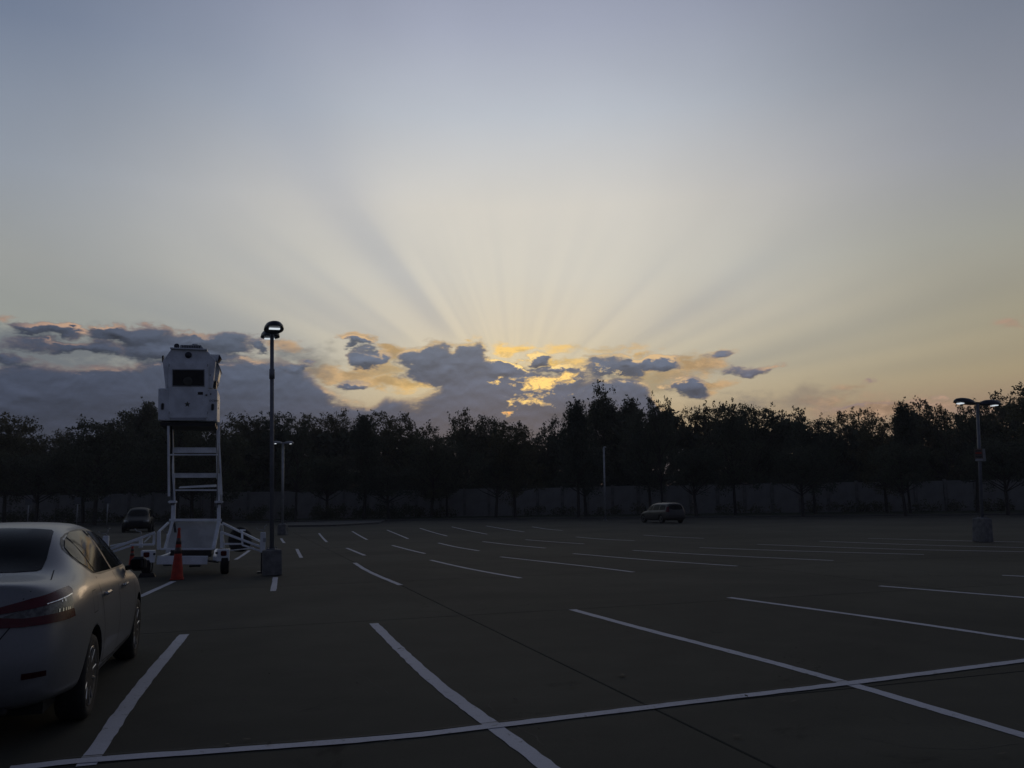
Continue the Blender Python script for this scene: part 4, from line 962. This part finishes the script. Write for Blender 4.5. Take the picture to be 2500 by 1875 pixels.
# ------------------------------------------------------------------ traffic cones
def cone(loc, h, label, bands=True):
    r_ = empty('traffic_cone', (loc.x, loc.y, 0), random.uniform(0, 1)); tag(r_, label, 'traffic cone', 'orange cones round the tower')
    mb = MB(); b_ = h*.125; mb.box((0,0,.018), (b_*2, b_*2, .036), bev=.008); mb.build('cone_base', cone_mat, r_)
    rad = lambda z: h*.10*(1-z/h) + .022
    mb = MB(); mb.lathe([(rad(.036), .036)] + [(rad(z), z) for z in np.linspace(.06, h-.04, 8)] + [(.028, h-.02), (.030, h), (.018, h), (.016, h-.05)], (0,0,0), 'Z', 28); mb.build('cone_body', cone_mat, r_)
    if bands:
        for z0_, z1_ in ((h*.50, h*.62), (h*.68, h*.80)):
            mb = MB(); mb.lathe([(rad(z0_)+.003, z0_), (rad(z1_)+.003, z1_)], (0,0,0), 'Z', 28); mb.build('reflective_band', mat('dull_band', (.075,.05,.045), .5) if 'dull_band' not in MATS else MATS['dull_band'], r_)
    mb = MB(); mb.lathe([(.034, h-.06), (.036, h-.04), (.034, h-.02)], (0,0,0), 'Z', 20); mb.build('cone_collar', cone_mat, r_)
    return r_
cone(gp(432,1415), 1.17, 'tall orange traffic cone standing right behind the tower trailer')
cone(gp(321,1386), .66, 'small orange cone on the left under the outrigger arm')

# ------------------------------------------------------------------ parking-lot lamps
def lamp_head(root, ang, length, z, off, tilt=4.0, m=head_paint, nh_=2, lk=1.0):
    mb = MB(); bm = mb.bm; n = 24; prof = [(1.0, -.02),(1.02,.02),(.95,.42),(.78,.72),(.45,.93),(.0005,1.0)]; rings = []
    for r_, hh in prof:
        rings.append([bm.verts.new((math.cos(t)*r_*length/2, math.sin(t)*r_*length*.29, hh*length*.235)) for t in (2*math.pi*i/n for i in range(n))])
    for A, B in zip(rings, rings[1:]):
        for i in range(n): f = bm.faces.new((A[i], A[(i+1)%n], B[(i+1)%n], B[i])); f.smooth = True
    bm.faces.new(rings[0][::-1])
    h = mb.build('lamp_head', m, root)
    rot = Matrix.Rotation(ang, 4, 'Z') @ Matrix.Translation((off, 0, z)) @ Matrix.Rotation(R(-tilt), 4, 'Y')
    h.matrix_basis = rot
    if nh_ == 1: return h
    mb = MB(); mb.box((length*.20, 0, -.024-.012*(lk-1)), (length*.13*lk, length*.32, .02*lk), bev=.006); l = mb.build('lamp_lens', lens_mat, h)
    mb = MB(); mb.bar((0, 0, z+.05), (off*.75*math.cos(ang), off*.75*math.sin(ang), z+.05), .07, .06); mb.build('lamp_arm', m, root)
    return h
def lamp(p, h, r_, base, ang, label, length=.72, m=pole_paint, off=.42, brot=0.0, nh=2, collar=None, group='parking lot lamps', top=None, lk=1.0):
    root = empty('street_lamp', (p.x, p.y, 0)); tag(root, label, 'street lamp', group)
    bw, bh, tap = base
    if bh > 0:
        mb = MB(); w0, w1 = bw/2, bw*tap/2
        mb.lathe([(w0*1.414, 0), (w1*1.414, bh-.03), (w1*1.36, bh)], (0,0,0), 'Z', 4, False); b_ = mb.build('concrete_base', concrete_mat, root); b_.rotation_euler = (0,0,brot+math.pi/4)
        md_ = b_.modifiers.new('bevel','BEVEL'); md_.width = .02; md_.segments = 2
    mb = MB(); mb.box((0,0,bh+.012), (r_*4.2, r_*4.2, .024), bev=.004)
    for sx in (-1,1):
        for sy in (-1,1): mb.tube((sx*r_*1.6, sy*r_*1.6, bh+.02), (sx*r_*1.6, sy*r_*1.6, bh+.07), .012, n=6)
    mb.build('base_flange', m, root)
    mb = MB(); mb.tube((0,0,bh+.02), (0,0,h), r_, r_*.92, 20); mb.build('pole', m, root)
    if collar: mb = MB(); mb.tube((0,0,collar-.12), (0,0,collar+.12), r_*1.28, n=20); mb.build('pole_collar', m, root)
    for k in range(nh): lamp_head(root, ang + math.pi*k, length, h-.02, off, m=m if m is not pole_paint else head_paint, nh_=nh, lk=lk)
    if top is not None:             # old posts lean a little
        ax = (top - Vector((p.x, p.y, 0))).normalized(); root.rotation_mode = 'QUATERNION'; root.rotation_quaternion = Vector((0,0,1)).rotation_difference(ax)
    return root
def height_at(px, py, base): return dp(px, py, base.y).z
P1 = gp(664, 1404)
va = math.atan2(P1.y, P1.x)
lamp(P1, height_at(664, 812, P1), .052, (.44,.60,.97), va + math.pi + .10, 'tall lamp right beside the tower, its two lit domes seen end on', .80, off=.45, brot=.35, collar=height_at(664, 913, P1), top=dp(664, 812, P1.y))
P2 = gp(2400, 1323)
lamp(P2, height_at(2386, 985, P2), .060, (.50,.86,.92), R(8), 'lamp at the far right with two wide lit heads', .86, off=.52, brot=.5, top=dp(2386, 985, P2.y), lk=1.25)
P3 = gp(690, 1306)
lamp(P3, height_at(691, 1082, P3), .075, (.50,.62,.95), R(35), 'small distant lamp just right of the tall lamp with a pale pole', .62, m=galv, off=.34, top=dp(691, 1082, P3.y))
P4 = gp(1478, 1270)
lamp(P4, height_at(1474, 1092, P4), .085, (.5,.0,1), R(50), 'thin distant lamp post before the trees just right of the middle', .42, m=galv, off=.16, nh=1, top=dp(1474, 1092, P4.y))
P5 = gp(246*S*.0+263, 1275)
# signs strapped to the right lamp
mb_z = height_at(2388, 1111, P2)
for nm, ang, m_, dx_, lab in (('parking_sign', .0, mat('faded_orange_sign', (.15,.11,.085), .6), -.10, 'small faded orange notice with white foot strapped to the right lamp pole'), ('parking_sign', 1.0, mat('grey_sign_face', (.22,.23,.24), .6), .13, 'plain pale notice facing right on the right lamp pole')):
    fr = empty(nm, (dp(2393, 1111, P2.y).x+dx_, P2.y-.08+.10*ang, mb_z)); tag(fr, lab, 'sign'); fr.rotation_euler = (0,0,-.48+ang*1.0)
    mb = MB(); mb.box((0,0,0), (.27,.012,.46), bev=.003); pl = mb.build('sign_plate', m_, fr)
    if ang == 0:
        mb = MB(); mb.box((0,-.008,-.18), (.25,.004,.085)); mb.build('sign_foot', mat('sign_white', (.36,.37,.37), .6), fr)
        for k, (w_, h_, z_) in enumerate(((.18,.035,.15),(.20,.05,.07),(.20,.02,.0),(.20,.03,-.06),(.14,.016,-.10))):
            mb = MB(); mb.box((0,-.008,z_), (w_,.004,h_)); mb.build('sign_print', black_plastic if k != 1 else cone_mat, fr)
    mb = MB(); mb.box((0,.03,.12), (.16,.05,.02)); mb.box((0,.03,-.12), (.16,.05,.02)); mb.build('strap', galv, fr)
mat('post_sign_face', (.11,.115,.12), .6)
# small signs on posts along the left bays
for k, (px, lab) in enumerate(((60,'pale square sign on a thin post, leftmost of three by the dark cars'),(180,'pale square sign on a thin post, middle of three at the left'),(254,'pale square sign on a thin post, rightmost of three at the left'))):
    p = gp(px+6, 1290); r_ = empty('post_sign', (p.x, p.y, 0), .2); tag(r_, lab, 'sign', 'square signs on posts by the left bays')
    mb = MB(); mb.tube((0,0,0), (0,0,2.75), .045, n=10); mb.build('post', galv, r_)
    mb = MB(); mb.box((0,-.05,2.45), (.56,.02,.58), bev=.004); mb.build('sign_plate', MATS['post_sign_face'], r_)
# ------------------------------------------------------------------ boundary wall
wall_mat = mat('precast_wall_panel', (0.25,0.245,0.225), 0.9, 0.0, 0.12, 0.8, 0.3, 20)
wall_mat2 = mat('precast_wall_post', (0.19,0.185,0.17), 0.9, 0.0, 0.3, 1.0, 0.3, 20)
def wy(x): return 108.0 - 0.22*max(x,0) - 0.02*min(x,0)
wallr = empty('boundary_wall', (0, wy(0), 0)); tag(wallr, 'long pale precast wall running behind the trees along the whole far side', 'wall')
def wbox(w, h, t): 
    mb = MB(); mb.box((0,0,h/2), (w, t, h), bev=.03); return mb
pm = wbox(2.86, 3.55, .12).mesh('wall_panel', wall_mat); qm = wbox(.34, 3.72, .30).mesh('wall_post', wall_mat2); cm_ = None
x = -95.0; k = 0
while x < 95:
    x2 = x + 3.2*math.cos(math.atan(.15)); a = Vector((x, wy(x), .1)); b_ = Vector((x2, wy(x2), .1)); an = math.atan2(b_.y-a.y, b_.x-a.x)
    for me_, p in ((pm, (a+b_)/2), (qm, a)):
        o = bpy.data.objects.new(me_.name, me_); COL.objects.link(o); o.parent = wallr; o.location = p - Vector((0, wy(0), 0)); o.rotation_euler = (0,0,an)
        if me_ is pm: o.scale = (1,1,1+random.uniform(-.012,.012))
    x = x2; k += 1

# ------------------------------------------------------------------ foliage
def foliage_mat(name, c1, c2):
    m = bpy.data.materials.new(name); m.use_nodes = True; nt = m.node_tree; b = nt.nodes['Principled BSDF']; CUR[0] = nt
    g = nt.nodes.new('ShaderNodeNewGeometry'); oi = nt.nodes.new('ShaderNodeObjectInfo')
    f = sstep(noise(E(g.outputs['Position']), .5, 4.0, .6) + E(oi.outputs['Random'])*0.3, 0.40, 0.85)
    cc = vscale(mixc(f, c1, c2), M('MULTIPLY_ADD', E(g.outputs['Random Per Island']), .6, .7)); nt.links.new(cc.s, b.inputs['Base Color'])
    b.inputs['Roughness'].default_value = .75; b.inputs['Specular IOR Level'].default_value = .25
    tr = nt.nodes.new('ShaderNodeBsdfTranslucent'); nt.links.new(vscale(cc, 1.6).s, tr.inputs[0])      # thin leaves let light through
    mx = nt.nodes.new('ShaderNodeMixShader'); mx.inputs[0].default_value = .22
    nt.links.new(b.outputs[0], mx.inputs[1]); nt.links.new(tr.outputs[0], mx.inputs[2]); nt.links.new(mx.outputs[0], nt.nodes['Material Output'].inputs[0])
    return m
leaf_m = [foliage_mat('leaves_deep', (.06,.07,.045), (.09,.095,.055)), foliage_mat('leaves_olive', (.07,.07,.04), (.095,.09,.05)), foliage_mat('leaves_blue', (.055,.068,.05), (.08,.09,.06))]
bark = mat('bark', (.05,.045,.04), .95, 0, .3, 4, .6, 20)
def leaves_mesh(name, centers, rads, per, size, m, flat=.8):
    C = np.array(centers, float); Rr = np.array(rads, float)
    cnt = np.maximum(6, (per*(Rr/.8)**1.7 if per < 200 and size < .2 else np.full(len(C), per))).astype(int); n = int(cnt.sum())
    idx = np.repeat(np.arange(len(C)), cnt)
    d = rng.normal(size=(n,3)); d /= np.linalg.norm(d, axis=1)[:,None]; rad = rng.random(n)**.45
    P_ = C[idx] + d*(rad*Rr[idx])[:,None]*np.array([1,1,flat])
    a = rng.normal(size=(n,3)); a /= np.linalg.norm(a, axis=1)[:,None]
    b = np.cross(a, rng.normal(size=(n,3))); b /= np.linalg.norm(b, axis=1)[:,None]
    s = size*(.6+.8*rng.random(n))[:,None]
    V = np.empty((n*4,3)); V[0::4] = P_-a*s; V[1::4] = P_-b*s*.55; V[2::4] = P_+a*s; V[3::4] = P_+b*s*.55
    me = bpy.data.meshes.new(name); me.vertices.add(n*4); me.vertices.foreach_set('co', V.ravel())
    me.loops.add(n*4); me.loops.foreach_set('vertex_index', np.arange(n*4)); me.polygons.add(n)
    me.polygons.foreach_set('loop_start', np.arange(n)*4); me.polygons.foreach_set('loop_total', np.full(n,4)); me.update(); me.validate()
    me.materials.append(m); return me
def variant(kind, seed):
    # unit size: height 10, crown radius about 3.6
    rs = np.random.default_rng(seed); cs, rd = [], []
    tm_ = MB(); lean = rs.normal(size=2)*.15
    tm_.tube((0,0,-.1), (lean[0],lean[1],3.2), .22, .16, 8, False); tm_.tube((lean[0],lean[1],3.2), (lean[0]*1.5,lean[1]*1.5,7.6), .16, .05, 6, False)
    z0_ = 4.0 if kind == 'low' else 2.2
    def env(z):                     # crown radius at a height
        t = (z-z0_)/(10.0-z0_)
        if kind == 'spire': return 3.0*max(0.05, (1-t)**.75)*min(1, .55+t*2)
        return 3.6*math.sqrt(max(0.02, 1-abs(2*t-.80)**2.6 if t < .4 else 1-((t-.4)/.6)**2.3))
    # foliage boughs: each a limb with a cloud of clumps at its end
    nb = {'round':34,'broad':30,'spire':34,'airy':24,'low':30}[kind]
    for i in range(nb):
        a = i*2.39996 + rs.uniform(-.3,.3); t = ((i+.5)/nb)**.85; z = z0_ + .4 + (9.6-z0_-.4)*t
        rr_ = env(z)*rs.uniform(.45,1.02); tip = Vector((math.cos(a)*rr_, math.sin(a)*rr_, z + rs.uniform(-.3,.3)))
        root_ = Vector((lean[0],lean[1], max(3.0, z-rr_*.7-.6)))
        midp = root_.lerp(tip, .55) + Vector((0,0,-.12)); tm_.tube(root_, midp, .08, .05, 5, False); tm_.tube(midp, tip, .05, .015, 5, False)
        big = rs.uniform(.75,1.15)*(1.0 if kind != 'airy' else .72)
        for q in range(5):
            o_ = rs.normal(size=3)*np.array([.55,.55,.38])*big; cs.append(tuple(np.array(tip)+o_)); rd.append(big*rs.uniform(.45,.85))
        for q in range(3 if kind != 'airy' else 5):       # sprays that stick out of the bough
            d_ = rs.normal(size=3); d_[2] = abs(d_[2])*1.1; d_ /= np.linalg.norm(d_); p0 = np.array(tip)+d_*big*.6
            L_ = rs.uniform(.3,.95)
            for w_ in range(4): cs.append(tuple(p0+d_*L_*w_/3+rs.normal(size=3)*.07)); rd.append(.30-.055*w_)
    for i in range({'spire':9,'airy':7}.get(kind, 4)):     # leaders
        a = rs.uniform(0, 6.28); rr_ = rs.uniform(.1, 1.7) if i else .2; top = 10.0 - rr_*.55 - (rs.uniform(0,.5) if i else 0)
        d_ = Vector((math.cos(a)*rr_*.25, math.sin(a)*rr_*.25, 1.9)); b0 = Vector((math.cos(a)*rr_*.8, math.sin(a)*rr_*.8, top-1.9)); tm_.tube(b0, b0+d_, .035, .012, 4, False)
        for q in range(7):
            f = q/6; p = np.array(b0+d_*f) + rs.normal(size=3)*.22*(1.25-f); cs.append(tuple(p)); rd.append((.60-.40*f)*rs.uniform(.7,1.25))
    if kind != 'airy':
        for i in range(30):
            a = rs.uniform(0,6.28); z = rs.uniform(z0_+.5,8.6); r2 = env(z)*.55*rs.uniform(0,1); cs.append((math.cos(a)*r2, math.sin(a)*r2, z)); rd.append(.95)
    tme = tm_.mesh('trunk', bark)
    cme = leaves_mesh('crown', cs, rd, {'airy':62}.get(kind, 66), .105, leaf_m[seed % 3])
    return tme, cme
VARS = {'round':[variant('round',1),variant('round',2),variant('round',6)], 'broad':[variant('broad',3),variant('broad',4)], 'spire':[variant('spire',5),variant('spire',9)], 'airy':[variant('airy',7),variant('airy',8)],'low':[variant('low',11),variant('low',12)]}
# x, top (2500 px), half width px, distance, kind
TREES = [
 (-70,985,90,84,'round'),(12,1006,62,100,'broad'),(95,1052,58,92,'round'),(160,1040,60,104,'broad'),(232,1006,70,88,'round'),(300,990,64,98,'round'),(352,958,58,92,'spire'),
 (430,985,80,100,'round'),(520,1010,62,90,'broad'),(588,998,58,96,'broad'),(655,992,66,102,'round'),(722,1004,40,90,'airy'),(775,996,52,98,'round'),(835,994,46,90,'broad'),
 (888,992,55,96,'spire'),(948,992,62,88,'round'),(1010,1012,62,94,'airy'),(1052,1050,52,100,'round'),(1092,1050,40,104,'broad'),(1140,992,50,97,'broad'),(1205,1008,60,100,'round'),(1258,1020,52,92,'round'),
 (1315,1045,50,96,'broad'),(1362,1005,44,90,'airy'),(1412,955,52,88,'spire'),(1480,932,60,86,'spire'),(1548,950,52,90,'spire'),(1618,944,38,92,'airy'),(1588,985,50,96,'round'),
 (1678,985,48,94,'broad'),(1738,968,56,90,'airy'),(1795,966,52,88,'round'),(1850,978,58,92,'round'),(1925,972,64,96,'airy'),(1990,1002,48,88,'round'),(2048,1008,46,94,'airy'),
 (2098,984,50,84,'round'),(2165,1008,52,90,'broad'),(2222,960,44,84,'spire'),(2260,955,56,86,'airy'),(2322,976,50,90,'airy'),(2385,962,56,84,'airy'),(2440,968,46,86,'round'),(2500,925,58,80,'airy'),(2590,920,90,82,'round')]
side_words = {'round':'dense rounded dark tree','broad':'broad spreading dark tree','spire':'pointed dark tree with upright leaders','airy':'open see-through tree'}
def where(x):
    marks = [(-70,'outside the left edge of the picture'),(12,'at the far left edge'),(95,'in the dip of the treeline at far left'),(232,'left of the tower cabin above the silver sedan'),(352,'rising just left of the tower cabin'),(470,'behind the tower frame'),(588,'between the tower and the tall lamp'),
     (690,'right behind the tall lamp'),(835,'left of the middle above the hedges'),(950,'above the lone trunk by the hedges'),(1075,'in the gap left of the sunset glow'),(1140,'just left of the sunset glow'),(1205,'under the brightest cloud'),(1258,'directly below the orange sun gap'),
     (1340,'left foot of the highest group'),(1480,'in the highest group'),(1618,'above the lone minivan'),(1760,'right of the minivan'),(1925,'carrying the see-through gap right of the middle'),(2070,'well right of the minivan'),(2240,'left of the right lamp'),(2385,'behind the right lamp heads'),(2500,'at the far right edge')]
    return min(marks, key=lambda m: abs(m[0]-x))[1]
used_l = set(); ords = ['', 'second ', 'third ', 'fourth ', 'fifth ']
for i, (px, ty, hw, dist, kind) in enumerate(TREES):
    t = VARS[kind][i % len(VARS[kind])]
    if (i*7) % 10 < 6: dist = wy(0) + 5 + (i*3) % 8 - .22*max(0, (px-1250)/F*105)
    top = dp(px, ty, dist); h = top.z; base = Vector((dp(px, 1240, dist).x, dist, 0))
    w = hw*dist/F*1.30/3.6
    r_ = empty('tree', base, rng.uniform(0, 6.28)); r_.scale = (w, w, h/11.0)
    lab = side_words[kind] + ' ' + where(px); lx = lab; j = 1
    while lx in used_l:
        lx = lab + ' ' + ['', 'set slightly further right','third from left there','fourth from left there'][j]; j += 1
    used_l.add(lx); tag(r_, lx, 'tree', 'trees along the far wall')
    link('trunk', t[0], None, r_); link('crown', t[1], None, r_)
# slim trees standing in front of the wall (their stems show against it)
front = [(950,1150,60,86,'round','tree whose dark trunk stands alone between the hedges'),(1085,1120,50,84,'broad','dark tree before the wall right of the hedges'),(1210,1110,54,84,'round','dark tree before the wall below the sunset'),(1330,1105,54,82,'broad','dark tree before the wall left of the thin lamp post'),
 (1430,1100,56,82,'round','dark tree before the wall under the highest group'),(1560,1095,60,80,'broad','dark tree before the wall just behind the minivan'),(1700,1100,58,78,'round','dark tree before the wall right of the minivan'),(1830,1095,56,76,'broad','low dark tree before the wall in the right half'),
 (1960,1098,56,74,'round','low dark tree before the wall under the see-through gap'),(2090,1095,54,73,'broad','low dark tree before the wall left of the right lamp'),(2210,1090,54,70,'round','low dark tree close to the left of the right lamp'),(2330,1085,56,69,'broad','low dark tree directly behind the right lamp'),(2460,1080,60,68,'round','low dark tree at the right edge behind the lamp'),
 (800,1128,62,90,'broad','low dark tree above the hedge beside the pale wall'),(640,1120,66,88,'round','low dark tree behind the two lamp poles'),(470,1110,70,84,'broad','low dark tree seen through the tower frame'),(335,1110,64,80,'round','low dark tree above the dark sport utility vehicle'),(205,1112,62,84,'broad','low dark tree above the middle post sign'),(90,1115,62,82,'round','low dark tree above the dark parked cars'),(-20,1110,60,82,'broad','low dark tree at the left edge above the sedan roof')]
for i, (px, ty, hw, dist, kind, lab) in enumerate(front):
    if px in (1085,1330,1560,1830,2090,2330,640,335): continue
    dist += 6 if px > 1500 else 10
    t = VARS['low'][i % 2]
    top = dp(px, ty-20, dist); h = top.z; base = Vector((dp(px, 1240, dist).x, dist, 0.1)); w = hw*dist/F*1.25/3.6
    r_ = empty('tree', base, rng.uniform(0, 6.28)); r_.scale = (w, w, h/11.0); tag(r_, lab, 'tree', 'low trees in front of the wall')
    link('trunk', t[0], None, r_); link('crown', t[1], None, r_)
# hedges against the wall
hg = [(628,1232,22),(705,1236,16),(778,1229,22),(822,1231,26),(880,1232,24),(935,1228,26),(982,1228,26),(250,1238,40),(340,1238,30),(160,1238,34),(60,1238,40),(460,1234,30),(540,1236,22)]
hl = ['hedge','small hedge','squarish dark hedge','square-cut dark hedge','dark hedge','rounded hedge','rounded hedge','long hedge','hedge','hedge','hedge','hedge','hedge']
hw_ = ['just left of the tall lamp pole','right of the small distant lamp','leftmost of the group along the pale wall','second of the group along the pale wall','third of the group along the pale wall','left of the lone trunk','right of the lone trunk','behind the right-hand post sign','behind the dark sport utility vehicle','behind the middle post sign','behind the dark parked cars','low behind the tower legs','right of the tower legs']
for i, (px, ty, hw) in enumerate(hg):
    d = 97.0; p = dp(px, 1262, d); top = dp(px, ty, d); w = hw*d/F; h = max(1.2, top.z); cs, rd = [], []
    for q in range(16): cs.append((random.uniform(-w*.8, w*.8), random.uniform(-.4,.4), random.uniform(.3, h*.75))); rd.append(h*.32)
    me_ = leaves_mesh('hedge', cs, rd, 90, .09, leaf_m[0], 1.0)
    o = link('hedge', me_); o.location = (p.x, d, .1); tag(o, hl[i] + ' ' + hw_[i], 'hedge', 'hedges along the wall')
# the wood behind the wall reads as one mass
cs, rd = [], []
for q in range(2300):
    x = random.uniform(-105, 105); y = random.uniform(114, 126) - .22*max(x,0)
    px = 1250 + x/y*F; tops = [(a[0], a[1]) for a in TREES]; nt_ = min(tops, key=lambda a: abs(a[0]-px))[1] + 48
    hmax = max(5.0, dp(px, nt_, y).z); cs.append((x, y, random.uniform(1.0, hmax-1.4))); rd.append(random.uniform(1.2,2.0))
me_ = leaves_mesh('distant_wood', cs, rd, 60, .42, leaf_m[2], .9)
o = link('distant_wood', me_); tag(o, 'dense dark wood filling the background behind the wall', 'wood', kind='stuff')

# rough undergrowth along the foot of the wall
cs, rd = [], []
for q in range(520):
    x = random.uniform(-95, 95); y = wy(x) - random.uniform(.5, 3.5)
    if random.random() < .5*(1+math.sin(x*.35)*math.cos(x*.13+1)): cs.append((x, y, random.uniform(.2, 1.0))); rd.append(random.uniform(.45,1.15))
me_ = leaves_mesh('undergrowth', cs, rd, 60, .12, leaf_m[1], .8)
tag(link('undergrowth', me_), 'dark undergrowth along the foot of the far wall', 'undergrowth', kind='stuff')
# thin evening haze over the lot
mb = MB(); mb.box((0, 130, 9.95), (1000, 940, 22.5)); hz = mb.build('haze', None)
hm = bpy.data.materials.new('evening_haze'); hm.use_nodes = True; nt = hm.node_tree; nt.nodes.remove(nt.nodes['Principled BSDF'])
pv = nt.nodes.new('ShaderNodeVolumePrincipled'); pv.inputs['Color'].default_value = (.9,.88,.84,1); pv.inputs['Density'].default_value = 0.00045
nt.links.new(pv.outputs[0], nt.nodes['Material Output'].inputs['Volume']); hz.data.materials.append(hm)
tag(hz, 'thin evening haze over the whole lot', 'haze', kind='stuff')
